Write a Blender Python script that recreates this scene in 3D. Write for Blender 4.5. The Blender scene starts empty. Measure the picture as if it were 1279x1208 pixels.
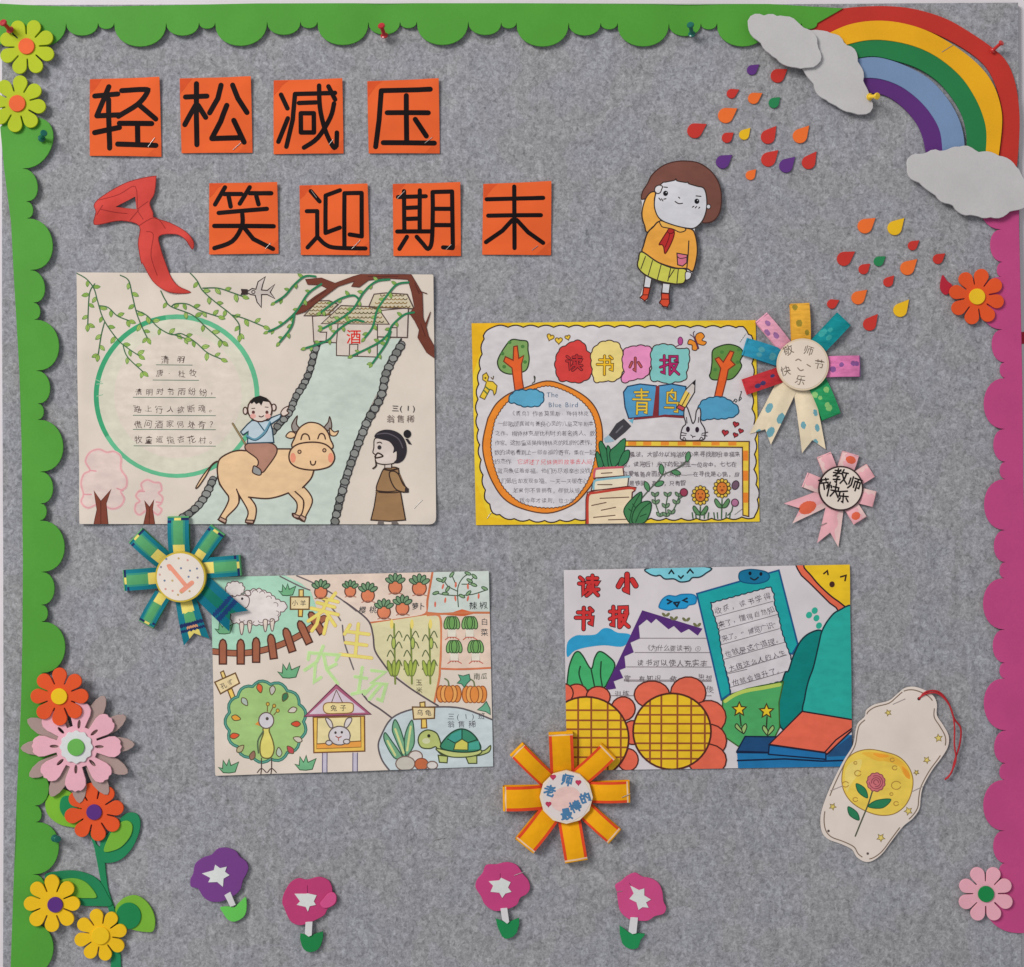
import bpy, math, random
from mathutils import Vector
from mathutils.geometry import tessellate_polygon
random.seed(7)
SC = bpy.context.scene
COL = SC.collection
# ------------------------------------------------------------------ camera, light, exposure
# one millimetre of the board is one unit of the (x right, y down) layout; the board hangs in the XZ plane and faces -Y
CX, CY, BOT = 639.5, 604.0, 1208.0
def W(x, y, h=0.0):
    return Vector(((x - CX) * .001, -h * .001, (BOT - y) * .001))
cam = bpy.data.cameras.new('camera'); co = bpy.data.objects.new('camera', cam); COL.objects.link(co)
DIST = 1.9
co.location = (0, -DIST, (BOT - CY) * .001); co.rotation_euler = (math.radians(90), 0, 0)
cam.sensor_fit = 'HORIZONTAL'; cam.sensor_width = 36; cam.lens = 36 * DIST / 1.279; cam.clip_start = .05; cam.clip_end = 100
SC.camera = co
wd = bpy.data.worlds.new('World'); SC.world = wd; wd.use_nodes = True
wd.node_tree.nodes['Background'].inputs[0].default_value = (.93, .96, 1, 1)
wd.node_tree.nodes['Background'].inputs[1].default_value = .40
def area(name, loc, target, size, sizey, power, color):
    l = bpy.data.lights.new(name, 'AREA'); l.shape = 'RECTANGLE'; l.size = size; l.size_y = sizey; l.energy = power; l.color = color
    o = bpy.data.objects.new(name, l); COL.objects.link(o); o.location = loc
    o.rotation_euler = (Vector(target) - Vector(loc)).to_track_quat('-Z', 'Y').to_euler()
area('window_light', (-4.3, -4.9, 4.0), (0.05, 0, .55), 2.5, 2.5, 395, (1, .98, .955))
SC.view_settings.view_transform = 'Standard'; SC.view_settings.look = 'None'
SC.view_settings.exposure = 0; SC.view_settings.gamma = 1; SC.view_settings.use_curve_mapping = False
SC.render.engine = 'CYCLES'

# ------------------------------------------------------------------ colours and materials
EXPO = .87
def lin(c):
    r = []
    for v in c:
        v /= 255.
        v = v / 12.92 if v <= .04045 else ((v + .055) / 1.055) ** 2.4
        r.append(min(.88, v / EXPO))
    return (r[0], r[1], r[2], 1.)
MATS = {}
def nd(nt, t, **k):
    n = nt.nodes.new(t)
    for a, b in k.items():
        if a in n.inputs: n.inputs[a].default_value = b
        else: setattr(n, a, b)
    return n
def newmat(name):
    m = bpy.data.materials.new(name); m.use_nodes = True
    return m, m.node_tree, m.node_tree.nodes['Principled BSDF']
def noise(nt, scale, detail=3, rough=.55, vec=None, dist=0):
    n = nd(nt, 'ShaderNodeTexNoise', Scale=scale, Detail=detail, Roughness=rough, Distortion=dist)
    if vec is not None: nt.links.new(vec, n.inputs['Vector'])
    return n.outputs['Fac']
def mapr(nt, s, a, b, c, d):
    n = nd(nt, 'ShaderNodeMapRange'); nt.links.new(s, n.inputs[0])
    for i, v in enumerate((a, b, c, d)): n.inputs[i + 1].default_value = v
    return n.outputs[0]
def mul(nt, a, b):
    n = nd(nt, 'ShaderNodeMath', operation='MULTIPLY'); nt.links.new(a, n.inputs[0]); nt.links.new(b, n.inputs[1]); return n.outputs[0]
def tinted(nt, colsock, fac):
    n = nd(nt, 'ShaderNodeVectorMath', operation='SCALE'); nt.links.new(colsock, n.inputs[0]); nt.links.new(fac, n.inputs['Scale']); return n.outputs[0]
def coords(nt, sx=1, sy=1, sz=1):
    g = nd(nt, 'ShaderNodeNewGeometry'); mp = nd(nt, 'ShaderNodeMapping'); mp.inputs['Scale'].default_value = (sx, sy, sz)
    nt.links.new(g.outputs['Position'], mp.inputs['Vector']); return mp.outputs[0]
def bump(nt, b, h, strength, dist):
    n = nd(nt, 'ShaderNodeBump', Strength=strength, Distance=dist); nt.links.new(h, n.inputs['Height']); nt.links.new(n.outputs[0], b.inputs['Normal'])
def foam(c):
    k = ('foam', c)
    if k not in MATS:
        m, nt, b = newmat('foam_%d_%d_%d' % c)
        v = coords(nt); rgb = nd(nt, 'ShaderNodeRGB'); rgb.outputs[0].default_value = lin(c)
        f = mapr(nt, noise(nt, 14, 4, .6, v), .3, .7, .93, 1.06)
        f2 = mapr(nt, noise(nt, 420, 2, .6, v), .3, .7, .97, 1.03)
        nt.links.new(tinted(nt, rgb.outputs[0], mul(nt, f, f2)), b.inputs['Base Color'])
        b.inputs['Roughness'].default_value = .62; b.inputs['Specular IOR Level'].default_value = .25
        bump(nt, b, noise(nt, 900, 2, .6, v), .12, .0004)
        MATS[k] = m
    return MATS[k]
def plastic(c):
    k = ('plastic', c)
    if k not in MATS:
        m, nt, b = newmat('plastic_%d_%d_%d' % c)
        v = coords(nt); rgb = nd(nt, 'ShaderNodeRGB'); rgb.outputs[0].default_value = lin(c)
        nt.links.new(tinted(nt, rgb.outputs[0], mapr(nt, noise(nt, 200, 2, .5, v), .3, .7, .95, 1.05)), b.inputs['Base Color'])
        b.inputs['Roughness'].default_value = .28
        MATS[k] = m
    return MATS[k]
def attr_mat(name, streak, amp, rough):
    if name not in MATS:
        m, nt, b = newmat(name)
        a = nd(nt, 'ShaderNodeAttribute', attribute_name='ink')
        v = coords(nt, *streak)
        f = mapr(nt, noise(nt, 1, 4, .6, v), .25, .75, 1 - amp, 1 + amp)
        g = mapr(nt, noise(nt, 16, 4, .6, coords(nt)), .3, .7, .94, 1.06)
        nt.links.new(tinted(nt, a.outputs['Color'], mul(nt, f, g)), b.inputs['Base Color'])
        b.inputs['Roughness'].default_value = rough; b.inputs['Specular IOR Level'].default_value = .08
        bump(nt, b, noise(nt, 700, 3, .6, coords(nt)), .1, .0003)
        MATS[name] = m
    return MATS[name]
INK = attr_mat('marker_ink', (60, 60, 110), .1, .6)
PAPER = attr_mat('paper_stock', (25, 25, 25), .025, .7)
STRIP = attr_mat('painted_paper', (120, 120, 120), .07, .6)
CRAYON = attr_mat('crayoned_paper', (90, 90, 260), .22, .6)
def steel():
    if 'steel' not in MATS:
        m, nt, b = newmat('staple_steel')
        b.inputs['Metallic'].default_value = .9; b.inputs['Roughness'].default_value = .35
        rgb = nd(nt, 'ShaderNodeRGB'); rgb.outputs[0].default_value = (.5, .48, .46, 1)
        nt.links.new(tinted(nt, rgb.outputs[0], mapr(nt, noise(nt, 300, 2, .5, coords(nt)), .3, .7, .85, 1.1)), b.inputs['Base Color'])
        MATS['steel'] = m
    return MATS['steel']

# ------------------------------------------------------------------ geometry helpers
def Z(ox, oy, s):
    def f(*a):
        return [(ox + a[i] / s, oy + a[i + 1] / s) for i in range(0, len(a), 2)]
    return f
def smooth(pts, closed=True, n=5):
    N = len(pts); out = []
    if N < 3: return list(pts)
    for i in range(N if closed else N - 1):
        if closed: p = [pts[(i + k - 1) % N] for k in range(4)]
        else: p = [pts[max(0, min(N - 1, i + k - 1))] for k in range(4)]
        for k in range(n):
            t = k / n; t2 = t * t; t3 = t2 * t
            out.append(tuple(.5 * (2 * p[1][d] + (p[2][d] - p[0][d]) * t + (2 * p[0][d] - 5 * p[1][d] + 4 * p[2][d] - p[3][d]) * t2 + (3 * p[1][d] - p[0][d] - 3 * p[2][d] + p[3][d]) * t3) for d in (0, 1)))
    if not closed: out.append(tuple(pts[-1]))
    return out
def ellipse(cx, cy, rx, ry=None, rot=0, n=24, a0=0, a1=360):
    ry = rx if ry is None else ry; r = math.radians(rot); c, s = math.cos(r), math.sin(r); o = []
    full = abs(a1 - a0) >= 360
    for i in range(n if full else n + 1):
        a = math.radians(a0 + (a1 - a0) * i / n); x, y = rx * math.cos(a), ry * math.sin(a)
        o.append((cx + x * c - y * s, cy + x * s + y * c))
    return o
def bumpy(pts, per=7, amp=1.6, closed=True):
    """scalloped version of a path: little arcs bulging to the left of travel"""
    if closed and area2(pts) < 0: amp = -amp
    P = list(pts) + ([pts[0]] if closed else []); out = []; acc = [0]
    for i in range(1, len(P)): acc.append(acc[-1] + math.dist(P[i - 1], P[i]))
    n = max(3, round(acc[-1] / per)); step = acc[-1] / n
    def at(d):
        for i in range(1, len(P)):
            if d <= acc[i] or i == len(P) - 1:
                t = (d - acc[i - 1]) / max(1e-6, acc[i] - acc[i - 1]); a, b = P[i - 1], P[i]
                return a[0] + (b[0] - a[0]) * t, a[1] + (b[1] - a[1]) * t, (b[1] - a[1]), -(b[0] - a[0])
    for k in range(n):
        for j in range(5):
            x, y, nx, ny = at(step * (k + j / 5)); l = math.hypot(nx, ny) or 1; d = amp * math.sin(math.pi * j / 5)
            out.append((x + nx / l * d, y + ny / l * d))
    if not closed: out.append(tuple(P[-1]))
    return out
CELL = 18.0
FAM = ((1, 0), (0, 1), (1, 1))
def cut(poly, a, b, c, keep_low):
    o = []; n = len(poly)
    for i in range(n):
        p, q = poly[i], poly[(i + 1) % n]
        dp = a * p[0] + b * p[1] - c; dq = a * q[0] + b * q[1] - c
        if not keep_low: dp, dq = -dp, -dq
        if dp <= 0: o.append(p)
        if (dp < 0 < dq) or (dq < 0 < dp):
            t = dp / (dp - dq); o.append((p[0] + (q[0] - p[0]) * t, p[1] + (q[1] - p[1]) * t))
    return o if len(o) >= 3 else None
def split(poly, f=0):
    """cut a convex polygon along the sheet's grid so that every piece is flat on the curled sheet"""
    if f == 3: return [poly]
    a, b = FAM[f]; v = [a * p[0] + b * p[1] for p in poly]
    k0 = math.floor(min(v) / CELL + 1e-6); k1 = math.ceil(max(v) / CELL - 1e-6)
    out = []
    rest = poly
    for k in range(k0 + 1, k1):
        if rest is None: break
        lo = cut(rest, a, b, k * CELL, True); rest = cut(rest, a, b, k * CELL, False)
        if lo: out += split(lo, f + 1)
    if rest: out += split(rest, f + 1)
    return out
def tess(loops):
    flat = [p for l in loops for p in l]
    tr = tessellate_polygon([[Vector((p[0], p[1], 0)) for p in l] for l in loops])
    return [[flat[i] for i in t] for t in tr]
def area2(p):
    return sum(p[i][0] * p[(i + 1) % len(p)][1] - p[(i + 1) % len(p)][0] * p[i][1] for i in range(len(p)))
class Curl:
    """height of a sheet over the board in mm: a base plus soft bumps (x, y, amp, sx, sy)"""
    def __init__(s, base=1.0, bumps=(), tilt=None):
        s.base = base; s.b = bumps; s.t = tilt
    def raw(s, x, y):
        h = s.base
        if s.t: h += s.t[2] * (x - s.t[0]) + s.t[3] * (y - s.t[1])
        for (bx, by, a, sx, sy) in s.b: h += a * math.exp(-((x - bx) / sx) ** 2 - ((y - by) / sy) ** 2)
        return h
    def __call__(s, x, y):
        if not s.b: return s.raw(x, y)
        i, j = math.floor(x / CELL), math.floor(y / CELL); u, v = x / CELL - i, y / CELL - j
        g = lambda a, b: s.raw((i + a) * CELL, (j + b) * CELL)
        if u + v <= 1: return g(0, 0) * (1 - u - v) + g(1, 0) * u + g(0, 1) * v
        return g(1, 1) * (u + v - 1) + g(0, 1) * (1 - u) + g(1, 0) * (1 - v)
    def nrm(s, x, y):
        e = 1.5; dx = (s.raw(x + e, y) - s.raw(x - e, y)) / (2 * e); dy = (s.raw(x, y + e) - s.raw(x, y - e)) / (2 * e)
        return Vector((-dx, -1, dy)).normalized()
FLAT = Curl(0)
class MB:
    def __init__(s): s.v = []; s.f = []; s.n = []; s.c = []
    def poly(s, pts, nrms, col):
        k = len(s.v); s.v += pts; s.n += nrms; s.f.append(list(range(k, k + len(pts)))); s.c.append(col)
    def flat(s, poly, curl, off, col):
        if area2(poly) > 0: poly = poly[::-1]
        if abs(area2(poly)) < 1e-5: return
        # layout y runs down, so a negative layout area faces the camera
        s.poly([W(x, y, curl(x, y) + off) for x, y in poly], [curl.nrm(x, y) for x, y in poly], col)
    def build(s, name, mat, parent=None, kind=None):
        me = bpy.data.meshes.new(name); org = parent['_o'] if parent is not None and '_o' in parent else (0, 0, 0)
        org = Vector(org)
        me.from_pydata([v - org for v in s.v], [], s.f)
        at = me.attributes.new('ink', 'FLOAT_COLOR', 'FACE')
        at.data.foreach_set('color', [x for c in s.c for x in c])
        me.polygons.foreach_set('use_smooth', [True] * len(me.polygons))
        me.normals_split_custom_set_from_vertices([tuple(n) for n in s.n])
        me.materials.append(mat)
        o = bpy.data.objects.new(name, me); COL.objects.link(o)
        if parent is not None: o.parent = parent
        if kind: o['kind'] = kind
        return o
THINGS = []
def thing(name, label, cat, x, y, group=None):
    o = bpy.data.objects.new(name, None); COL.objects.link(o); o.empty_display_size = .02
    o.location = W(x, y, 0); o['label'] = label; o['category'] = cat; o['_o'] = tuple(W(x, y, 0))
    if group: o['group'] = group
    THINGS.append(o)
    return o
def sub(child, parent):
    """give a part the thing's origin so that sub-parts can be built under it"""
    child['_o'] = tuple(parent['_o']); THINGS.append(child); return child
def slab(name, loops, h0, h1, mat, parent, curl=FLAT, bevel=.5, col=(1, 1, 1, 1), edge=None):
    """a cut-out sheet of foam or card: face, rounded rim and side wall"""
    if not isinstance(loops[0], list): loops = [loops]
    m = MB(); inner = []
    for li, L in enumerate(loops):
        a = area2(L)
        if (a > 0) != (li == 0): L = L[::-1]
        n = len(L); en = []
        for i in range(n):
            p, q = L[i], L[(i + 1) % n]; dx, dy = q[0] - p[0], q[1] - p[1]; l = math.hypot(dx, dy) or 1
            en.append((dy / l, -dx / l))
        vn = []; ins = []
        for i in range(n):
            a, b = en[i - 1], en[i]; x, y = a[0] + b[0], a[1] + b[1]; l = math.hypot(x, y) or 1; x /= l; y /= l
            vn.append((x, y)); d = bevel
            ins.append((L[i][0] - x * d, L[i][1] - y * d))
        inner.append(ins)
        mid = [(L[i][0] - vn[i][0] * bevel * .3, L[i][1] - vn[i][1] * bevel * .3) for i in range(n)]
        def N(i, k):
            up = curl.nrm(*L[i]); side = Vector((vn[i][0], 0, -vn[i][1]))
            return (side * (1 - k) + up * k).normalized()
        rings = [(L, h0, 0, False), (L, h1 - bevel, 0.05, True), (mid, h1 - bevel * .3, .5, True), (ins, h1, 1, True)]
        for r in range(3):
            A, ha, ka, _ = rings[r]; B, hb, kb, _ = rings[r + 1]
            for i in range(n):
                j = (i + 1) % n
                v = [W(*A[i], curl(*L[i]) + ha), W(*A[j], curl(*L[j]) + ha), W(*B[j], curl(*L[j]) + hb), W(*B[i], curl(*L[i]) + hb)]
                m.poly(v[::-1], [N(i, kb), N(j, kb), N(j, ka), N(i, ka)], edge or col)
    for t in tess(inner):
        for p in (split(t) if curl.b else [t]): m.flat(p, curl, h1, col)
    return m.build(name, mat, parent)
GL = {}
_fc = bpy.data.curves.new('glyphs', 'FONT'); _fo = bpy.data.objects.new('glyphs', _fc); _fc.resolution_u = 2
def glyph(ch, bold):
    k = (ch, bold)
    if k not in GL:
        _fc.body = ch; _fc.offset = bold; me = _fo.to_mesh()
        V = [(v.co.x, v.co.y) for v in me.vertices]; tr = []
        me.calc_loop_triangles()
        for t in me.loop_triangles: tr.append([V[i] for i in t.vertices])
        adv = max([v[0] for v in V], default=.3)
        _fo.to_mesh_clear(); GL[k] = (tr, adv)
    return GL[k]
STROKES = {
 '读': ((12, 15, 25, 27), (8, 42, 26, 42, 26, 85, 38, 74), (45, 20, 90, 20), (67, 8, 67, 34), (42, 36, 92, 36, 86, 46), (52, 46, 60, 52), (48, 56, 57, 62), (42, 68, 95, 68), (70, 44, 70, 66, 58, 82, 42, 94), (74, 74, 92, 92)),
 '书': ((20, 25, 72, 25, 72, 48), (10, 48, 85, 48, 82, 75, 72, 72), (45, 5, 45, 98), (72, 8, 84, 18)),
 '小': ((50, 8, 50, 88, 40, 82), (28, 35, 14, 66), (72, 35, 88, 64)),
 '报': ((8, 30, 40, 30), (25, 8, 25, 88, 14, 84), (8, 62, 42, 50), (52, 95, 52, 12, 85, 12, 85, 32, 76, 32), (52, 46, 84, 46, 74, 70, 54, 94), (60, 54, 74, 78, 94, 94)),
 '青': ((18, 14, 82, 14), (50, 4, 50, 42), (24, 28, 76, 28), (10, 42, 90, 42), (28, 54, 28, 96), (28, 54, 74, 54, 74, 94, 64, 92), (28, 68, 74, 68), (28, 80, 74, 80)),
 '鸟': ((52, 3, 42, 12), (24, 14, 70, 14, 70, 42, 60, 40), (24, 14, 24, 56), (40, 24, 54, 34), (24, 56, 82, 56, 80, 92, 64, 90), (8, 74, 60, 74)),
 '教': ((12, 18, 48, 18), (30, 5, 30, 32), (5, 32, 55, 32), (48, 10, 30, 36, 6, 54), (18, 52, 42, 52, 30, 64, 30, 92, 20, 88), (8, 76, 48, 70), (66, 5, 56, 34), (62, 26, 96, 26), (86, 26, 78, 60, 54, 94), (62, 36, 74, 68, 96, 94)),
 '师': ((14, 20, 14, 62), (30, 8, 30, 66, 14, 92), (42, 14, 94, 14), (50, 76, 50, 32, 88, 32, 88, 74, 80, 72), (68, 14, 68, 96)),
 '节': ((10, 18, 90, 18), (32, 6, 32, 30), (68, 6, 68, 30), (14, 44, 82, 44, 80, 74, 68, 70), (46, 44, 46, 96)),
 '快': ((22, 6, 22, 96), (12, 30, 8, 48), (32, 26, 38, 40), (46, 30, 84, 30, 84, 54), (38, 54, 96, 54), (64, 8, 64, 54, 40, 94), (66, 56, 94, 94)),
 '乐': ((76, 6, 24, 14, 18, 46, 86, 46), (50, 26, 50, 92, 40, 86), (28, 60, 14, 84), (72, 58, 88, 82)),
 '老': ((22, 20, 76, 20), (48, 5, 48, 40), (8, 40, 92, 40), (84, 14, 50, 48, 10, 74), (42, 56, 42, 88, 82, 90, 84, 76), (74, 54, 44, 70)),
 '最': ((26, 36, 26, 6, 74, 6, 74, 36, 26, 36), (26, 20, 74, 20), (6, 46, 94, 46), (16, 46, 16, 90), (16, 60, 42, 60), (16, 74, 42, 74), (4, 92, 46, 84), (42, 46, 42, 96), (54, 60, 86, 60, 74, 80, 52, 96), (60, 66, 94, 96)),
 '棒': ((4, 30, 36, 30), (20, 5, 20, 96), (20, 34, 6, 60), (22, 40, 36, 54), (44, 16, 92, 16), (46, 28, 90, 28), (40, 40, 96, 40), (68, 5, 58, 44, 40, 64), (70, 40, 96, 62), (52, 62, 84, 62), (46, 76, 92, 76), (68, 54, 68, 98)),
 '的': ((26, 5, 20, 20), (10, 88, 10, 22, 42, 22, 42, 88, 10, 88), (10, 52, 42, 52), (64, 5, 52, 34), (60, 22, 92, 22, 90, 84, 76, 80), (62, 42, 74, 58)),
 '养': ((30, 5, 38, 16), (68, 4, 60, 16), (16, 20, 84, 20), (22, 34, 78, 34), (8, 48, 92, 48), (50, 20, 42, 50, 8, 78), (56, 50, 92, 74), (36, 62, 34, 80, 26, 96), (64, 60, 64, 98)),
 '生': ((26, 10, 14, 34), (22, 28, 82, 28), (18, 58, 80, 58), (6, 92, 96, 92), (50, 5, 50, 92)),
 '农': ((12, 40, 14, 24, 88, 24, 82, 38), (48, 5, 34, 44, 6, 66), (32, 52, 32, 92, 48, 80), (50, 26, 60, 60, 92, 92), (84, 46, 62, 60)),
 '场': ((6, 36, 38, 36), (22, 10, 22, 78), (4, 84, 40, 70), (48, 14, 86, 14, 52, 46, 94, 46, 88, 92, 74, 88), (64, 48, 40, 80), (80, 48, 54, 92))}
class Sheet:
    """a drawn sheet: keeps one stacking order for all ink on it"""
    def __init__(s, parent, curl, clip=None, top=0.0, mat=None):
        s.p = parent; s.curl = curl; s.clip = clip; s.top = top; s.boxes = []; s.mat = mat or INK; s.thick = 1.5
        if clip and area2(clip) < 0: s.clip = clip[::-1]
    def motif(s, name): return Motif(s, name)
    def level(s, polys):
        xs = [p[0] for q in polys for p in q]; ys = [p[1] for q in polys for p in q]
        if not xs: return 0
        b = (min(xs), min(ys), max(xs), max(ys)); lv = 0
        for (c, l) in s.boxes:
            if l >= lv and c[0] < b[2] and b[0] < c[2] and c[1] < b[3] and b[1] < c[3]: lv = l + 1
        s.boxes.append((b, lv)); return lv
class Motif:
    def __init__(s, sh, name): s.s = sh; s.name = name; s.mb = MB()
    def put(s, polys, col, ramp=False):
        lv = s.s.level(polys); cl = lin(col); n = max(1, len(polys))
        for i, p in enumerate(polys):
            if s.s.clip:
                c = s.s.clip
                for k in range(len(c)):
                    q, r = c[k], c[(k + 1) % len(c)]; a, b = r[1] - q[1], -(r[0] - q[0])
                    p = cut(p, a, b, a * q[0] + b * q[1], True) if p else None
                    if not p: break
                if not p: continue
            for q in (split(p) if s.s.curl.b else [p]):
                s.mb.flat(q, s.s.curl, s.s.top + .1 + .012 * lv + (.006 * i / n if ramp else 0), cl)
        return s
    def fill(s, pts, col, sm=False, hole=None):
        if sm: pts = smooth(pts)
        return s.put(tess([list(pts)] + ([list(hole)] if hole else [])), col)
    def line(s, pts, col=(58, 46, 44), w=1.3, sm=True, closed=False, taper=None):
        if w < 2 and s.s.thick: w *= s.s.thick
        P = smooth(pts, closed, 4) if sm else list(pts)
        Q = [P[0]]
        for p in P[1:]:
            if math.dist(p, Q[-1]) > .05: Q.append(p)
        P = Q
        if closed:
            if math.dist(P[0], P[-1]) < .05: P.pop()
            P = P + [P[0]]
        n = len(P)
        if n < 2: return s
        L = []; R = []
        for i in range(n):
            if closed: a = P[i - 1] if i > 0 else P[-2]; b = P[i + 1] if i < n - 1 else P[1]
            else: a = P[max(0, i - 1)]; b = P[min(n - 1, i + 1)]
            d1 = (P[i][0] - a[0], P[i][1] - a[1]); d2 = (b[0] - P[i][0], b[1] - P[i][1])
            l1 = math.hypot(*d1); l2 = math.hypot(*d2)
            if l1 < 1e-6: d1, l1 = d2, l2
            if l2 < 1e-6: d2, l2 = d1, l1
            t = (d1[0] / l1 + d2[0] / l2, d1[1] / l1 + d2[1] / l2); lt = math.hypot(*t)
            if lt < .2: t = (d1[0] / l1, d1[1] / l1); lt = 1
            t = (t[0] / lt, t[1] / lt); cs = max(.55, (t[0] * d1[0] + t[1] * d1[1]) / l1)
            hw = w / 2 / cs
            if taper: hw *= taper(i / (n - 1))
            L.append((P[i][0] - t[1] * hw, P[i][1] + t[0] * hw)); R.append((P[i][0] + t[1] * hw, P[i][1] - t[0] * hw))
        polys = []
        for i in range(n - 1):
            polys.append([L[i], R[i], R[i + 1]]); polys.append([L[i], R[i + 1], L[i + 1]])
        if not closed and w > 1.0 and not taper:
            for e, q in ((0, 1), (n - 1, n - 2)):
                a = math.atan2(P[e][1] - P[q][1], P[e][0] - P[q][0])
                polys.append([(P[e][0] + w / 2 * math.cos(a + t), P[e][1] + w / 2 * math.sin(a + t)) for t in [math.pi * (k / 6 - .5) for k in range(7)]])
        return s.put(polys, col, True)
    def shape(s, pts, fc, lc=(58, 46, 44), w=1.2, sm=True):
        P = smooth(pts) if sm else list(pts)
        s.fill(P, fc); s.line(P, lc, w, False, True); return s
    def oval(s, cx, cy, rx, ry, fc, lc=None, w=1.0, rot=0):
        P = ellipse(cx, cy, rx, ry, rot, 18)
        if fc: s.fill(P, fc)
        if lc: s.line(P, lc, w, False, True)
        return s
    def text(s, t, x, y, size, col=(60, 55, 60), rot=0, pitch=None, jit=.06, bold=0.0, sx=1.0, center=False, vertical=False, stroke=None):
        """hand lettering: x, y is the left end of the line's middle"""
        pitch = pitch or size * 1.02; r0 = math.radians(rot)
        if center:
            x -= math.cos(r0) * pitch * (len(t) - 1) / 2 + 0; y -= math.sin(r0) * pitch * (len(t) - 1) / 2
        allp = []; out = []; adv = 0
        for i, ch in enumerate(t):
            if ch == ' ': adv += size * .45; continue
            d = i * pitch
            if all(ord(q) < 256 for q in t): d = adv
            adv += (glyph(ch, 0)[1] + .1) * size
            ox, oy = (x, y + d) if vertical else (x + d * math.cos(r0), y + d * math.sin(r0))
            ox += random.uniform(-jit, jit) * size * .6; oy += random.uniform(-jit, jit) * size * .8
            r = r0 + random.uniform(-jit, jit) * 1.2; k = size * (1 + random.uniform(-jit, jit)); sh = random.uniform(-jit, jit) * 1.5; wa, wb, p1, p2 = (random.uniform(-.75, .75) * jit, random.uniform(-.75, .75) * jit, random.uniform(0, 6.3), random.uniform(0, 6.3))
            ascii_ = ord(ch) < 256; mx = (0 if all(ord(q) < 256 for q in t) else .3) if ascii_ else .5; my = .36
            c, sn = math.cos(r), math.sin(r)
            for b, dst in ((bold, allp),) + (((stroke, out),) if stroke else ()):
                for tri in glyph(ch, b)[0]:
                    q = []
                    for (u, v) in tri:
                        u, v = u + wa * math.sin(6 * v + p1), v + wb * math.sin(6 * u + p2)
                        u = ((u - mx) + sh * (v - my)) * k * sx; v = -(v - my) * k
                        q.append((ox + u * c - v * sn, oy + u * sn + v * c))
                    dst.append(q)
        if stroke: s.put(out, (50, 28, 28))
        return s.put(allp, col)
    def brush(s, ch, cx, cy, size, col, w, edge=None, we=0, rot=0, sx=1.0):
        """a hand painted character from its strokes, optionally with a darker edge"""
        r = math.radians(rot); c, sn = math.cos(r), math.sin(r); L = []
        for k in STROKES[ch]:
            P = [((k[i] - 50) * size / 100 * sx, (k[i + 1] - 50) * size / 100) for i in range(0, len(k), 2)]
            P = [(cx + x * c - y * sn, cy + x * sn + y * c) for x, y in P]
            L.append([(x + random.uniform(-.012, .012) * size, y + random.uniform(-.012, .012) * size) for x, y in P])
        if edge:
            for P in L: s.line(P, edge, w + we, False)
        for P in L: s.line(P, col, w, False)
        return s
    def done(s, parent=None, kind=None):
        if s.mb.f: return s.mb.build(s.name, s.s.mat, parent or s.s.p, kind)
def paper(parent, corners, curl, col, rnd=3, thick=.35, mat=None):
    P = []; n = len(corners)
    for i in range(n):
        a, b, c = corners[i - 1], corners[i], corners[(i + 1) % n]
        r = rnd[i] if isinstance(rnd, (list, tuple)) else rnd
        la, lc = math.dist(a, b), math.dist(b, c)
        pa = (b[0] + (a[0] - b[0]) * r / la, b[1] + (a[1] - b[1]) * r / la); pc = (b[0] + (c[0] - b[0]) * r / lc, b[1] + (c[1] - b[1]) * r / lc)
        for k in range(5):
            t = k / 4; P.append(tuple((1 - t) ** 2 * pa[d] + 2 * t * (1 - t) * b[d] + t * t * pc[d] for d in (0, 1)))
        m = max(1, int(math.dist(pc, corners[(i + 1) % n]) / 12))
        nx = corners[(i + 1) % n]
        for k in range(1, m): P.append((pc[0] + (nx[0] - pc[0]) * k / m, pc[1] + (nx[1] - pc[1]) * k / m))
    return slab('paper', P, -thick, 0, mat or PAPER, parent, curl, .08, lin(col))
def bar(name, p, q, h, r, parent, mat, curl=FLAT, n=6, h2=None):
    """a thin round wire from p to q lying h above the sheet"""
    m = MB(); a = W(*p, curl(*p) + h); b = W(*q, curl(*q) + (h if h2 is None else h2)); d = (b - a).normalized(); u = d.cross(Vector((.3, -1, .2))).normalized(); v = d.cross(u); R = r * .001
    ring = [(u * math.cos(k * 2 * math.pi / n) + v * math.sin(k * 2 * math.pi / n)) for k in range(n)]
    for k in range(n):
        e, f = ring[k], ring[(k + 1) % n]
        m.poly([a + e * R, a + f * R, b + f * R, b + e * R], [e, f, f, e], (1, 1, 1, 1))
    m.poly([a + e * R for e in ring[::-1]], [-d] * n, (1, 1, 1, 1)); m.poly([b + e * R for e in ring], [d] * n, (1, 1, 1, 1))
    return m.build(name, mat, parent)
def tube(name, pts, r, parent, mat, n=8):
    """pts are (x, y, h)"""
    m = MB(); P = [W(*p) for p in pts]; R = r * .001; rings = []
    for i in range(len(P)):
        d = (P[min(len(P) - 1, i + 1)] - P[max(0, i - 1)]).normalized(); u = d.cross(Vector((0, -1, 0))).normalized(); v = d.cross(u)
        rings.append([u * math.cos(k * 2 * math.pi / n) + v * math.sin(k * 2 * math.pi / n) for k in range(n)])
    for i in range(len(P) - 1):
        for k in range(n):
            j = (k + 1) % n
            m.poly([P[i] + rings[i][k] * R, P[i] + rings[i][j] * R, P[i + 1] + rings[i + 1][j] * R, P[i + 1] + rings[i + 1][k] * R],
                   [rings[i][k], rings[i][j], rings[i + 1][j], rings[i + 1][k]], (1, 1, 1, 1))
    return m.build(name, mat, parent)
def staple(p, q, parent, curl=FLAT, h=.45, r=.42):
    return bar('staple', p, q, h, r, parent, steel(), curl)
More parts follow.
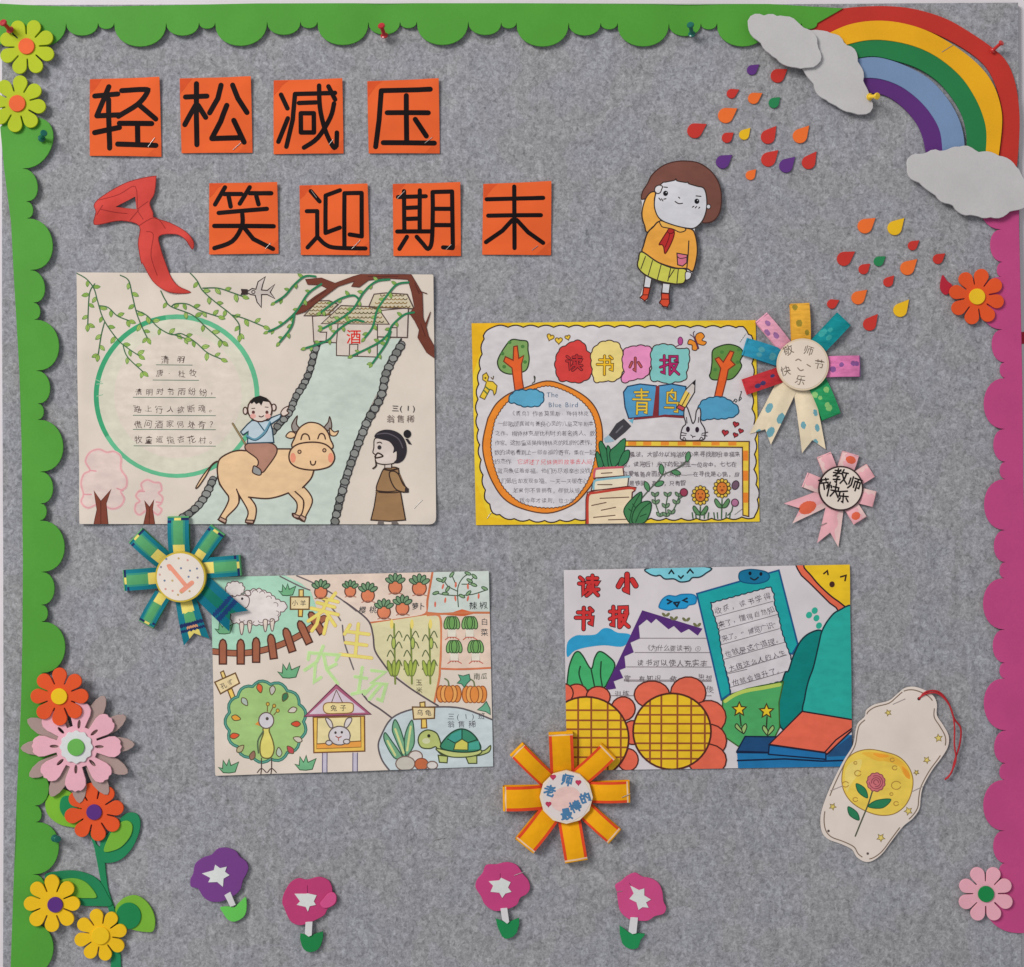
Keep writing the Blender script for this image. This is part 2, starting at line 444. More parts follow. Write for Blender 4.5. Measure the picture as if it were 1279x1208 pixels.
# ------------------------------------------------------------------ the setting: wall and felt board
def wall_mat():
    m, nt, b = newmat('painted_wall'); v = coords(nt); rgb = nd(nt, 'ShaderNodeRGB'); rgb.outputs[0].default_value = lin((212, 205, 208))
    nt.links.new(tinted(nt, rgb.outputs[0], mapr(nt, noise(nt, 6, 4, .6, v), .3, .7, .95, 1.04)), b.inputs['Base Color'])
    b.inputs['Roughness'].default_value = .7; bump(nt, b, noise(nt, 350, 3, .6, v), .15, .0006); return m
def felt_mat():
    m, nt, b = newmat('grey_felt')
    v = coords(nt); vs = coords(nt, 1.25, 1, .85)
    a = mapr(nt, noise(nt, 60, 5, .7, vs, .5), .3, .7, .81, 1.19)
    c = mapr(nt, noise(nt, 185, 4, .72, v, .9), .3, .7, .62, 1.38)
    d = mapr(nt, noise(nt, 420, 3, .7, v), .3, .7, .84, 1.16)
    e = mapr(nt, noise(nt, 5, 2, .5, v), .3, .7, .97, 1.03)
    wv = mapr(nt, noise(nt, 1, 3, .6, coords(nt, 160, 1, 30)), .3, .7, .95, 1.05)
    sp = mapr(nt, noise(nt, 130, 3, .6, coords(nt, 1.2, 1, .9)), .58, .72, 1.0, .66)
    f = mul(nt, mul(nt, mul(nt, mul(nt, mul(nt, a, c), d), e), wv), sp)
    mx = nd(nt, 'ShaderNodeMixRGB'); mx.inputs[1].default_value = lin((145, 144, 146)); mx.inputs[2].default_value = lin((144, 144, 150))
    nt.links.new(mapr(nt, noise(nt, 14, 2, .5, v), .4, .6, 0, 1), mx.inputs[0])
    nt.links.new(tinted(nt, mx.outputs[0], f), b.inputs['Base Color'])
    b.inputs['Roughness'].default_value = .95; b.inputs['Specular IOR Level'].default_value = .1
    b.inputs['Sheen Weight'].default_value = .15; b.inputs['Sheen Roughness'].default_value = .5
    bump(nt, b, noise(nt, 420, 4, .7, v), .5, .0012); return m
def wallobj():
    m = MB(); pts = [(-2200, -1500), (3500, -1500), (3500, 2400), (-2200, 2400)]
    m.flat(pts, FLAT, -9, (1, 1, 1, 1)); o = m.build('wall', wall_mat()); o['kind'] = 'structure'; o['label'] = 'pale painted wall behind the felt board'
wallobj()
bd = [(2, 6), (320, 5), (640, 6), (960, 5), (1272, 3), (1274, 300), (1276, 600), (1277.5, 900), (1276.5, 1170), (1277, 1300), (3, 1300), (4, 1000), (3.5, 700), (2, 400)]
o = slab('felt_board', bd, -9, 0, felt_mat(), None, FLAT, 1.2); o['kind'] = 'structure'; o['label'] = 'grey felt notice board hung on the wall'

# ------------------------------------------------------------------ scalloped foam borders
def scallop(cusps, depth_of, side):
    """cusps: points along the wavy edge; arcs bulge towards side (unit vector)"""
    out = []
    for i in range(len(cusps) - 1):
        a, b = cusps[i], cusps[i + 1]; w = math.dist(a, b); d = depth_of(w)
        n = 14 if w > 50 else 10 if w > 30 else 7
        for k in range(n):
            t = math.pi * k / n; u = (1 - math.cos(t)) / 2; q = d * math.sin(t) ** .85
            out.append((a[0] + (b[0] - a[0]) * u + side[0] * q, a[1] + (b[1] - a[1]) * u + side[1] * q))
    out.append(cusps[-1]); return out
GREEN = (77, 149, 50); PINK = (183, 68, 122)
dep = lambda w: 29 * w / 64 if w > 50 else 16 * w / 41 if w > 30 else 7.5 * w / 20
xs = [-44, 20, 84, 124, 144, 209, 250, 270, 334.5, 376, 397, 460.5, 500, 521, 585, 626, 645, 710, 750, 771, 835, 875, 895, 959, 1000, 1020]
P = scallop([(x, 30.5 - (1.5 if 300 < x < 620 else 0)) for x in xs], dep, (0, 1))
P += [(1052, 12), (960, 6.5), (640, 6), (440, 5.5), (320, 6), (120, 10), (60, 9), (0, 6), (-44, 6)]
t = thing('scalloped_border', 'bright green scalloped foam strip along the top edge of the board', 'border', 480, 30, 'scalloped foam borders')
slab('strip', P, -1.6, 0, foam(GREEN), t, Curl(5.2, [(240, 30, 1.6, 90, 60), (620, 30, 1.8, 120, 60), (860, 40, -2.2, 30, 60), (479, 40, -2, 30, 60)]), .5)
ys = [(44, 148), (30, 212), (35, 253), (36, 274), (40, 338.5), (44, 379), (45, 400), (47, 463.6), (49, 504.6), (49, 524.5), (52, 589.4), (53, 629), (52, 650), (54, 714), (54, 755), (54, 776), (53, 840), (51, 881), (50, 901), (48, 965), (45, 1005.5), (46, 1026), (43, 1091), (41, 1132), (40, 1152), (37, 1216), (36, 1257)]
P = [(2, 160)] + [(14, 148)] + scallop(ys, lambda w: dep(w) * (1.03), (1, 0)) + [(14, 1257), (15, 1208), (19, 1091), (22, 1005), (28, 880), (30, 800), (31, 700), (29, 560), (26, 463), (19, 338), (16, 280), (7, 212)]
t = thing('scalloped_border', 'bright green scalloped foam strip down the side of the board behind the flowers', 'border', 40, 650, 'scalloped foam borders')
slab('strip', P, -1.6, 0, foam(GREEN), t, Curl(5.8, [(50, 330, 2, 60, 110), (50, 700, 2.4, 60, 130), (50, 1044, -1.5, 60, 40)]), .5)
ys = [(1251, 222), (1250, 287), (1251.5, 327.6), (1250, 346), (1251.5, 412), (1254, 453), (1255, 472.5), (1254, 536), (1255, 577), (1255, 598.5), (1255, 662), (1255, 702), (1254, 722), (1254, 786), (1254, 827.5), (1254, 847), (1256, 911.7), (1255, 952.7), (1254, 973.7), (1254, 1037), (1255, 1077.5), (1253, 1098)]
P = scallop(ys, lambda w: dep(w) * .93, (-1, 0)) + smooth([(1253, 1098), (1238, 1105), (1227, 1125), (1232, 1143), (1245, 1157), (1262, 1164), (1284, 1165)], False, 3) + [(1284, 900), (1277, 600), (1276, 480), (1272, 280), (1272, 222)]
t = thing('scalloped_border', 'magenta pink scalloped foam strip down the side of the board', 'border', 1255, 700, 'scalloped foam borders')
slab('strip', P, -1.6, 0, foam(PINK), t, Curl(3.2, [(1240, 560, 1.2, 60, 120), (1240, 880, 1.4, 60, 120)]), .5)

# ------------------------------------------------------------------ rainbow and clouds
T4 = Z(850, 0, 5.251); T5 = Z(1000, 0, 4.315); T6 = Z(1000, 250, 4.315)
t = thing('rainbow', 'foam rainbow of red, yellow, green, blue and purple bands between white clouds', 'rainbow', 1170, 120)
bands = [('red_band', (184, 48, 38), T5(-20, 168, 80, 95, 200, 55, 330, 40, 480, 38, 620, 55, 780, 105, 920, 185, 1040, 270, 1108, 340, 1152, 450, 1174, 600, 1174, 750, 1160, 925), T5(120, 230, 260, 150, 400, 128, 560, 140, 700, 178, 850, 252, 975, 345, 1040, 450, 1078, 590, 1082, 700, 1056, 925), 2.0),
         ('purple_band', (88, 42, 112), T5(300, 428, 400, 424, 520, 458, 620, 528, 702, 618, 754, 720, 772, 860), T5(300, 505, 430, 512, 520, 560, 600, 640, 650, 730, 678, 860), 2.2),
         ('blue_band', (112, 136, 170), T5(260, 330, 380, 313, 480, 330, 600, 378, 700, 442, 790, 545, 850, 655, 876, 760, 876, 860), T5(260, 430, 400, 427, 520, 464, 620, 534, 698, 622, 748, 722, 762, 860), 3.4),
         ('green_band', (34, 118, 66), T5(200, 265, 330, 225, 450, 222, 600, 250, 735, 312, 855, 412, 935, 528, 984, 640, 1002, 740, 990, 880), T5(250, 330, 380, 310, 500, 333, 620, 373, 722, 438, 803, 528, 862, 630, 888, 740, 886, 880), 4.2),
         ('yellow_band', (226, 164, 22), T5(110, 205, 250, 142, 400, 120, 550, 135, 700, 185, 850, 275, 962, 370, 1032, 470, 1071, 590, 1076, 700, 1054, 890), T5(200, 262, 330, 229, 450, 226, 600, 256, 730, 317, 850, 417, 929, 531, 977, 642, 994, 740, 985, 890), 5.2)]
for nm, c, ou, inn, h in bands:
    slab(nm, smooth(ou, False) + smooth(inn, False)[::-1], -1.7, 0, foam(c), t, Curl(h + 1.0, [(1210, 120, 1.6, 70, 60), (1100, 40, .8, 60, 30)]), .45)
staple(T5(752, 290)[0], T5(815, 250)[0], t, Curl(6.6), .4)
WHITE = (186, 182, 182)
def cloud(label, pts, h, x, y, th=2.4):
    t = thing('cloud', label, 'cloud', x, y, 'white foam clouds'); P = bumpy(smooth(pts, True, 3), 26, 2.0)
    slab('cut_out', P, -th, 0, foam(WHITE), t, Curl(h, [(x - 20, y - 10, 1.5, 60, 40)]), .6)
cloud('white foam cloud under a smaller cloud, where the rainbow bands begin', T5(-60, 185, 40, 175, 100, 185, 150, 190, 200, 215, 220, 245, 265, 270, 290, 310, 300, 350, 325, 410, 330, 460, 350, 510, 375, 560, 365, 605, 320, 628, 270, 608, 220, 605, 185, 572, 130, 550, 85, 510, 60, 460, 20, 400, -40, 330, -80, 250), 9.6, 1040, 90)
cloud('white foam cloud lapped over another cloud, beside the green top border', T4(430, 190, 445, 145, 490, 122, 540, 128, 580, 122, 615, 140, 660, 130, 710, 145, 750, 180, 800, 210, 850, 245, 880, 290, 883, 340, 900, 390, 890, 440, 850, 458, 810, 455, 760, 468, 700, 450, 640, 425, 590, 385, 570, 360, 540, 340, 500, 290, 460, 250), 15, 975, 55)
cloud('wide white foam cloud where the rainbow ends above the pink border', T5(562, 910, 575, 865, 620, 840, 665, 842, 710, 820, 770, 828, 820, 805, 880, 802, 935, 828, 1000, 835, 1080, 860, 1150, 910, 1170, 960, 1204, 1000, 1225, 1060, 1215, 1105, 1180, 1125, 1130, 1140, 1060, 1175, 980, 1178, 940, 1165, 880, 1165, 820, 1130, 795, 1105, 740, 1085, 680, 1030, 620, 990, 580, 960), 10.5, 1205, 228)

# ------------------------------------------------------------------ raindrops
RED = (190, 50, 42); ORG = (232, 106, 42); PUR = (92, 48, 122); YEL = (240, 178, 28); GRN = (36, 126, 76)
def drops(fr, data, where):
    for (c, x, y, tx, ty, k), lab in zip(data, where):
        (x, y), (tx, ty) = fr(x, y, tx, ty); L = math.dist((x, y), (tx, ty)); a = math.atan2(ty - y, tx - x); r = L * .6 * k
        b = math.acos(min(.95, r / L)); a0 = random.uniform(-.04, .04)
        arc = [(x + r * math.cos(a + b + (2 * math.pi - 2 * b) * i / 16), y + r * math.sin(a + b + (2 * math.pi - 2 * b) * i / 16)) for i in range(17)]
        tip = [(tx, ty)]
        t = thing('raindrop', lab, 'raindrop', x, y, 'foam raindrops')
        slab('cut_out', arc + tip, -1.9, 0, foam(c), t, Curl(2.0 + random.random() * .5, (), (x, y, random.uniform(-.02, .02), random.uniform(-.02, .02))), .45)
drops(T4, [(PUR, 467, 462, 515, 425, .9), (RED, 635, 500, 700, 455, .95), (RED, 333, 617, 384, 590, .9), (ORG, 478, 648, 535, 613, .92), (GRN, 610, 678, 652, 640, 1), (ORG, 295, 760, 371, 713, .93), (RED, 92, 860, 171, 815, .9), (RED, 303, 906, 347, 872, 1), (YEL, 416, 886, 457, 840, .9),
           (RED, 572, 900, 627, 828, .85), (ORG, 782, 895, 842, 825, .85), (PUR, 275, 1065, 338, 1018, .93), (RED, 575, 1048, 640, 987, .88), (PUR, 690, 1090, 750, 1030, .88), (RED, 838, 1068, 890, 995, .82), (ORG, 457, 1152, 494, 1112, .95)], ['small purple foam raindrop just under the smaller overlapping cloud', 'red foam raindrop touching the edge of the overlapping white clouds', 'small red foam raindrop beside a small orange one, below the green border', 'small orange foam raindrop between a small red one and a green one', 'green foam raindrop in the shower under the overlapping clouds', 'large orange foam raindrop above the girl, next to small red ones', "large red foam raindrop standing apart, straight above the girl's hair", 'small red foam raindrop beside the yellow one, above the girl', 'small yellow foam raindrop between two red ones, under the overlapping clouds', 'large red foam raindrop between the small yellow one and a large orange one', 'large orange foam raindrop farthest from the girl in the shower under the overlapping clouds', "large purple foam raindrop beside the girl's hair", 'large red foam raindrop beside a large purple one, below another large red one', 'large purple foam raindrop between two large red ones', 'large red foam raindrop below the large orange one, beside a large purple one', "small orange foam raindrop level with the girl's hair, below the other drops"])
drops(T6, [(ORG, 345, 142, 402, 97, .9), (YEL, 505, 152, 557, 97, .85), (RED, 601, 247, 637, 218, .9), (RED, 232, 318, 292, 278, .88), (RED, 338, 374, 374, 343, .95), (GRN, 419, 331, 457, 304, .95), (ORG, 573, 368, 627, 318, .85), (RED, 738, 319, 777, 288, .9), (RED, 470, 443, 502, 407, .9), (ORG, 308, 528, 357, 484, .9), (RED, 167, 561, 207, 540, .95), (YEL, 535, 594, 582, 536, .82), (RED, 370, 670, 414, 614, .82)], ['large orange foam raindrop beside a large yellow one, under the wide cloud', 'large yellow foam raindrop close under the wide cloud', 'small red foam raindrop just below the yellow one under the wide cloud', 'large red foam raindrop below an orange one, beside a small red and a green one', 'small red foam raindrop below the green one, under the wide cloud', 'green foam raindrop in the shower under the wide cloud', 'large orange foam raindrop between small red ones, near the orange flower', 'small red foam raindrop closest to the orange flower on the pink border', 'small red foam raindrop between two large orange ones', "large orange foam raindrop above the rosette's teal strip", "small red foam raindrop closest to the rosette's yellow strip", "large yellow foam raindrop beside a large red one, above the rosette's pink strip", "large red foam raindrop beside the rosette's teal strip"])

# ------------------------------------------------------------------ foam flowers
def petals(cx, cy, R, n, rot, rin=.46, rc=.745, tip=.255, wob=0):
    out = []
    for k in range(n):
        a = math.radians(rot) + 2 * math.pi * k / n; s0 = a - math.pi / n; R1 = R * (1 + random.uniform(-wob, wob))
        for q in (-.05, -.02, .02, .05):
            rr = R * (rin - (.03 if abs(q) < .03 else 0)); out.append((cx + rr * math.cos(s0 + q), cy + rr * math.sin(s0 + q)))
        px, py = cx + R1 * rc * math.cos(a), cy + R1 * rc * math.sin(a)
        for i in range(13):
            th = a + math.radians(-112 + 224 * i / 12); out.append((px + R1 * tip * math.cos(th), py + R1 * tip * math.sin(th)))
    return out
def flower(label, cx, cy, R, rot, pc, cc, rc, h, group, off=(0, 0), tilt=(0, 0)):
    t = thing('foam_flower', label, 'flower', cx, cy, group)
    cu = Curl(h, (), (cx, cy, tilt[0], tilt[1]))
    slab('petals', petals(cx, cy, R, 8, rot, wob=.02), -2.6, 0, foam(pc), t, cu, .5)
    slab('flower_centre', ellipse(cx + off[0], cy + off[1], rc, rc, 0, 28), 0, 2.0, foam(cc), t, cu, .5)
    return t
LIME = (172, 186, 24); FOR = (216, 80, 34); DY = (240, 180, 22)
flower('lime yellow foam flower with orange centre and a red pin through a petal', 36.5, 61, 35, 20, LIME, (232, 96, 46), 10, 10, None)
flower('lime yellow foam flower with orange centre on the corner of the green borders', 25, 132, 36, -38, LIME, (232, 96, 46), 10.3, 10, None)
# climbing stem
F2 = Z(0, 980, 5.3); F1 = Z(0, 800, 5.755)
t = thing('climbing_stem', 'dark green foam stem with light and dark green leaves among the flowers', 'stem', 130, 1100)
DG = (30, 128, 82); LG = (112, 168, 52)
slab('stem', smooth(F2(560, 290, 592, 330, 622, 395, 640, 480, 655, 560, 680, 680, 715, 800, 735, 900, 745, 1040, 738, 1260, 800, 1260, 800, 1100, 790, 1000, 770, 850, 722, 700, 702, 560, 690, 440, 640, 390, 620, 320), True, 3), -2.2, 0, foam(DG), t, Curl(2.6), .5)
def leaf2(o, i, co_, ci, h):
    l = slab('leaf', smooth(o, True, 4), -2.2, 0, foam(co_), t, Curl(h), .5); sub(l, t)
    slab('leaf_inlay', smooth(i, True, 4), -.2, 1.6, foam(ci), l, Curl(h), .5)
leaf2(F2(692, 512, 790, 500, 870, 430, 920, 330, 934, 250, 915, 195, 865, 182, 815, 205, 770, 270, 705, 335, 668, 385, 672, 450), F2(695, 436, 715, 365, 760, 285, 815, 240, 860, 237, 884, 270, 870, 335, 815, 402, 755, 432), DG, LG, 3.8)
leaf2(F2(440, 30, 380, 25, 325, 70, 305, 130, 325, 200, 390, 255, 470, 277, 530, 275, 545, 200, 520, 90), F2(410, 95, 440, 70, 490, 80, 520, 130, 515, 200, 490, 245, 440, 215, 405, 160), (120, 178, 48), (24, 130, 78), 4.0)
leaf2(F2(300, 598, 380, 572, 500, 566, 600, 592, 668, 640, 715, 720, 745, 795, 640, 800, 540, 795, 440, 760, 350, 690), F2(395, 640, 450, 617, 520, 618, 590, 652, 648, 735, 590, 745, 510, 740, 440, 710), (28, 122, 78), LG, 3.8)
leaf2(F2(768, 820, 800, 765, 850, 735, 910, 730, 970, 765, 1015, 830, 1032, 900, 1018, 965, 960, 970, 880, 955, 800, 920), ellipse(*F2(858, 862)[0], 15.5, 16.5, 0, 20), (118, 172, 52), (24, 126, 72), 4.2)
# layered pink flower
cx, cy = 99.4, 930.7
t = thing('layered_flower', 'large layered pink foam flower with grey outer petals and a green centre', 'flower', cx, cy)
out = []
for k in range(12):
    a = math.radians(-2 + 30 * k); w = .30
    for r, d in ((24, -.19), (40, -.2), (52, -.185), (62, -.12), (68.5, -.055), (71, 0), (68.5, .055), (62, .12), (52, .185), (40, .2), (24, .19)):
        out.append((cx + r * math.cos(a + d), cy + r * math.sin(a + d)))
slab('outer_petals', out, -2.2, 0, foam((162, 138, 132)), t, Curl(9.2), .5)
out = []
for k in range(8):
    a = math.radians([0, 46, 92, 137, 181, 226, 276, 321][k])
    for r, v in ((25, -8), (32, -10.5), (40, -13.5), (47, -14), (52, -11), (54.5, -7.5), (54, -4), (56, 0), (54, 4), (54.5, 7.5), (52, 11), (47, 14), (40, 13.5), (32, 10.5), (25, 8)):
        u = r; out.append((cx + u * math.cos(a) - v * .93 * math.sin(a), cy + u * math.sin(a) + v * .93 * math.cos(a)))
holes = []
for k in range(8):
    a = math.radians([0, 46, 92, 137, 181, 226, 276, 321][k]); holes.append(ellipse(cx + 28 * math.cos(a), cy + 28 * math.sin(a), 5.6, 2, math.degrees(a), 12))
slab('inner_petals', [out] + holes, -2.2, 0, foam((222, 166, 178)), t, Curl(13.0), .5)
slab('scalloped_ring', [(cx + (19.8 + 1.0 * math.cos(12 * a)) * math.cos(a), cy + (19.8 + 1.0 * math.cos(12 * a)) * math.sin(a)) for a in [2 * math.pi * i / 72 for i in range(72)]], -1.6, 0, foam((206, 206, 206)), t, Curl(15.0), .4)
slab('flower_centre', ellipse(cx, cy, 10.6, 10.6, 0, 28), -1.6, 0, foam((98, 166, 76)), t, Curl(16.8), .5)
flower('orange foam flower with purple centre over the climbing stem', 120, 1012.5, 37, 35, FOR, (86, 42, 118), 9.6, 8, None)
flower('orange foam flower with yellow centre lapped over the layered pink flower', 79, 867.5, 36, 0, FOR, (240, 186, 26), 10, 16.2, None, tilt=(0, -.01))
flower('yellow foam flower with purple centre beside the green side border', 68, 1126, 35.5, 45, DY, (86, 42, 118), 9.6, 11, None, (4.5, .8))
flower('all yellow foam flower over the foot of the climbing stem', 128, 1166, 33, 32, DY, (242, 184, 24), 11, 8, None)
flower('orange foam flower with yellow centre on the pink side border', 1218, 371.5, 35, 13, FOR, (238, 182, 34), 10, 7, None)
flower('pale pink foam flower with green centre at the foot of the pink border', 1229, 1114.5, 35, 22, (220, 160, 172), (20, 124, 64), 10, 7.5, None)
t = thing('crimson_petal', 'small crimson foam petal tucked behind the orange flower on the pink border', 'petal', 1179, 357)
slab('cut_out', smooth(T6(763, 405, 785, 435, 815, 462, 800, 500, 775, 512, 752, 485, 750, 450), True, 3), -2, 0, foam((176, 34, 54)), t, Curl(3), .4)
# morning glories
F3 = Z(220, 1040, 5.814); F4 = Z(570, 1050, 4.568)
def glory(label, o, star, stem, leaf, pc, lc, x, y, cuts=(), st=(), tilt=(0, 0)):
    t = thing('morning_glory', label, 'flower', x, y, 'foam morning glories'); cu = Curl(5.5, (), (x, y, tilt[0], tilt[1]))
    slab('leaf', smooth(leaf, True, 2), -2, 0, foam(lc), t, Curl(5.0), .5)
    slab('stem', stem, -1.6, 0, foam((206, 203, 204)), t, Curl(6.9), .4)
    bl = sub(slab('blossom', smooth(o), -2.4, 0, foam(pc), t, cu, .6), t)
    slab('star', star, -.2, .9, foam((208, 210, 206)), bl, cu, .25)
    for a, b in cuts: bar('petal_cut', a, b, .03, .3, bl, foam((110, 30, 74)), cu)
    for a, b in st: staple(a, b, t, cu, .4, .38)
MG = (186, 62, 118)
glory('purple foam morning glory with a light green leaf', F3(115, 385, 110, 330, 130, 290, 145, 220, 200, 175, 260, 155, 310, 110, 380, 105, 440, 130, 470, 170, 515, 205, 530, 250, 515, 295, 490, 340, 475, 400, 440, 440, 380, 475, 320, 495, 250, 490, 200, 455, 165, 400), F3(290, 225, 325, 250, 375, 238, 362, 275, 395, 300, 352, 325, 347, 385, 305, 350, 240, 352, 255, 320, 195, 288, 280, 265), F3(358, 445, 400, 420, 440, 515, 400, 528), F3(325, 535, 400, 530, 430, 535, 500, 465, 515, 480, 515, 560, 490, 610, 430, 640, 380, 625, 345, 575), (112, 58, 128), (98, 190, 82), 272, 1095)
glory('magenta foam morning glory with one petal folded over, beside the purple one', F3(775, 500, 785, 440, 830, 360, 890, 325, 955, 335, 1040, 315, 1110, 340, 1135, 390, 1140, 425, 1165, 445, 1170, 490, 1150, 520, 1105, 545, 1080, 590, 1020, 625, 960, 650, 900, 665, 840, 640, 805, 580, 790, 540), F3(865, 435, 945, 435, 960, 432, 1025, 445, 1005, 490, 1020, 515, 975, 525, 962, 565, 945, 530, 880, 515, 905, 490), F3(945, 640, 995, 635, 990, 735, 967, 745, 940, 725), F3(905, 725, 975, 745, 1070, 710, 1055, 810, 1010, 855, 950, 855, 915, 810), (182, 58, 110), (24, 122, 64), 386, 1125, [(F3(957, 375)[0], F3(957, 430)[0])])
q = THINGS[-2]
slab('folded_petal', smooth(F3(1075, 470, 1110, 430, 1150, 425, 1168, 455, 1160, 500, 1120, 530, 1075, 535, 1050, 505), True, 4), -1.5, 0, foam((204, 78, 132)), q, Curl(7.6), .6)
glory('magenta foam morning glory below the orange paper sun, stapled at its top petal', F4(110, 260, 120, 215, 150, 180, 170, 135, 230, 130, 290, 118, 345, 135, 380, 185, 410, 220, 420, 265, 400, 300, 365, 320, 345, 360, 290, 385, 220, 395, 165, 360, 140, 310), F4(185, 225, 245, 220, 255, 205, 310, 230, 295, 260, 315, 285, 280, 295, 262, 320, 245, 290, 195, 285, 210, 250), F4(252, 380, 290, 375, 302, 455, 290, 466, 262, 445), F4(225, 440, 290, 465, 358, 435, 345, 520, 300, 552, 260, 540), MG, (24, 128, 72), 628, 1108, [(F4(250, 180)[0], F4(250, 215)[0])], [(F4(330, 192)[0], F4(395, 168)[0])])
glory('tilted magenta foam morning glory farthest from the purple one', F4(905, 250, 940, 225, 975, 195, 1020, 178, 1060, 200, 1110, 210, 1150, 235, 1172, 280, 1180, 340, 1195, 375, 1180, 410, 1130, 425, 1090, 450, 1030, 450, 980, 440, 935, 400, 920, 340, 915, 290), F4(990, 250, 1040, 275, 1070, 265, 1070, 305, 1108, 328, 1080, 345, 1095, 375, 1060, 372, 1037, 388, 1025, 345, 985, 325, 1010, 295), F4(992, 430, 1034, 430, 1025, 520, 1003, 525, 980, 510), F4(930, 480, 985, 520, 1075, 525, 1050, 560, 1035, 605, 990, 612, 945, 580), (196, 72, 126), (26, 132, 76), 800, 1121, [(F4(985, 235)[0], F4(1000, 262)[0])], [(F4(870, 292)[0], F4(945, 282)[0])], (0.02, 0))

# ------------------------------------------------------------------ orange lettered cards
T1 = Z(0, 0, 3.997); T2 = Z(320, 0, 3.997); T7 = Z(0, 180, 3.997); W1 = Z(240, 210, 5.329); W2 = Z(470, 210, 5.329)
CARD = (222, 96, 48)
def card(ch, fr, corners, strokes, w, place, st=None, st2=None):
    c = fr(*corners); x = sum(p[0] for p in c) / 4; y = sum(p[1] for p in c) / 4
    t = thing('lettered_card', 'orange paper card lettered with the black character %s, %s' % (ch, place), 'card', x, y, 'orange title cards')
    cu = Curl(1.2, [(x, y, 3.5, 50, 26), (c[1][0], c[1][1], 4, 20, 22), (x, c[2][1], 3.0, 40, 12)])
    paper(t, c, cu, CARD, .8)
    s = Sheet(t, cu, None, 0)
    m = s.motif('glue_stain'); tl = c[0]
    m.fill([(tl[0] + .4, tl[1] + .4), (tl[0] + 15 + random.random() * 4, tl[1] + .3), (tl[0] + 11, tl[1] + 6), (tl[0] + 6, tl[1] + 13), (tl[0] + .4, tl[1] + 17 + random.random() * 4)], (206, 80, 40)); m.done(); m = s.motif('glue_stain'); br = c[2]
    m.fill([(br[0] - .4, br[1] - .4), (br[0] - 19, br[1] - .4), (br[0] - 10, br[1] - 9), (br[0] - .4, br[1] - 18)], (211, 88, 44)); m.done()
    m = s.motif('character')
    for k in strokes: m.line(fr(*k), (24, 15, 17), w, len(k) > 6)
    m.done()
    if st: staple(*fr(*st), t, cu, .5, .4)
    if st2: staple(*fr(*st2), t, cu, .5, .4)
card('轻', T1, (450, 397, 800, 388, 808, 785, 450, 780), [(475, 482, 590, 472), (545, 435, 520, 500, 487, 582), (487, 582, 600, 578), (545, 500, 550, 742), (475, 665, 600, 640), (610, 455, 725, 450, 738, 465, 690, 525, 595, 585), (695, 525, 780, 597), (600, 620, 760, 620), (690, 630, 690, 720), (590, 722, 780, 728)], 6.6, 'first of the upper row', (742, 735, 775, 690))
card('松', T1, (898, 393, 1255, 385, 1262, 765, 908, 767), [(928, 487, 1035, 483), (982, 420, 985, 725), (978, 530, 925, 625), (992, 530, 1030, 590), (1105, 428, 1090, 495, 1050, 568), (1163, 428, 1190, 495, 1235, 565), (1135, 530, 1105, 610, 1060, 693), (1060, 695, 1210, 690), (1170, 605, 1220, 712)], 6.6, 'second of the upper row', (1165, 752, 1205, 715))
card('减', T2, (88, 403, 432, 395, 437, 768, 88, 772), [(125, 475, 158, 545), (160, 595, 112, 710), (395, 468, 195, 472), (195, 472, 185, 600, 152, 735), (215, 518, 300, 515), (225, 570, 290, 570), (290, 570, 290, 665), (290, 665, 225, 665), (225, 665, 225, 570), (315, 430, 320, 540, 345, 650, 385, 735, 402, 730), (402, 730, 404, 665), (390, 520, 372, 590, 310, 690, 240, 740), (362, 435, 395, 500)], 5.8, 'third of the upper row', (365, 725, 385, 700))
card('压', T2, (555, 407, 912, 395, 917, 768, 562, 768), [(870, 450, 625, 455), (625, 455, 615, 600, 597, 735), (655, 567, 860, 567), (750, 480, 752, 710), (635, 715, 890, 717), (795, 600, 850, 682)], 6.4, 'last of the upper row', (842, 718, 880, 688))
card('笑', W1, (115, 102, 570, 97, 577, 572, 115, 577), [(220, 130, 155, 245), (215, 175, 330, 175), (245, 190, 260, 260), (385, 130, 320, 240), (385, 170, 530, 172), (430, 190, 445, 245), (180, 302, 500, 275), (338, 310, 335, 390, 270, 490, 150, 535), (150, 388, 545, 390), (348, 398, 410, 475, 540, 540)], 5.6, 'first of the lower row', (490, 540, 525, 500))
card('迎', W1, (715, 117, 1170, 107, 1182, 582, 725, 580), [(790, 155, 850, 225), (765, 290, 835, 290), (835, 290, 835, 460), (835, 460, 770, 530), (840, 465, 890, 512, 960, 533, 1155, 537), (985, 150, 890, 185), (890, 185, 890, 435), (890, 435, 985, 400), (1015, 525, 1015, 170), (1015, 170, 1130, 170), (1130, 170, 1130, 455), (1130, 457, 1050, 445)], 5.4, 'second of the lower row', (1065, 540, 1120, 482), (795, 152, 830, 200))
card('期', W2, (110, 107, 560, 97, 564, 587, 115, 587), [(145, 195, 330, 190), (185, 155, 188, 415), (290, 150, 290, 420), (205, 268, 280, 265), (205, 342, 280, 340), (140, 425, 360, 425), (205, 460, 155, 540), (270, 460, 310, 505, 345, 540, 370, 490, 377, 300, 375, 165), (375, 162, 505, 160), (505, 160, 510, 530), (508, 535, 445, 530), (390, 275, 500, 275), (385, 383, 500, 383)], 5.4, 'third of the lower row', (140, 205, 190, 155), (465, 545, 500, 510))
card('末', W2, (712, 107, 1165, 90, 1163, 582, 705, 578), [(735, 210, 1110, 202), (745, 320, 1095, 317), (918, 125, 920, 535), (905, 350, 840, 420, 730, 495), (935, 350, 1010, 430, 1110, 500)], 5.4, 'last of the lower row', (1035, 550, 1075, 520))

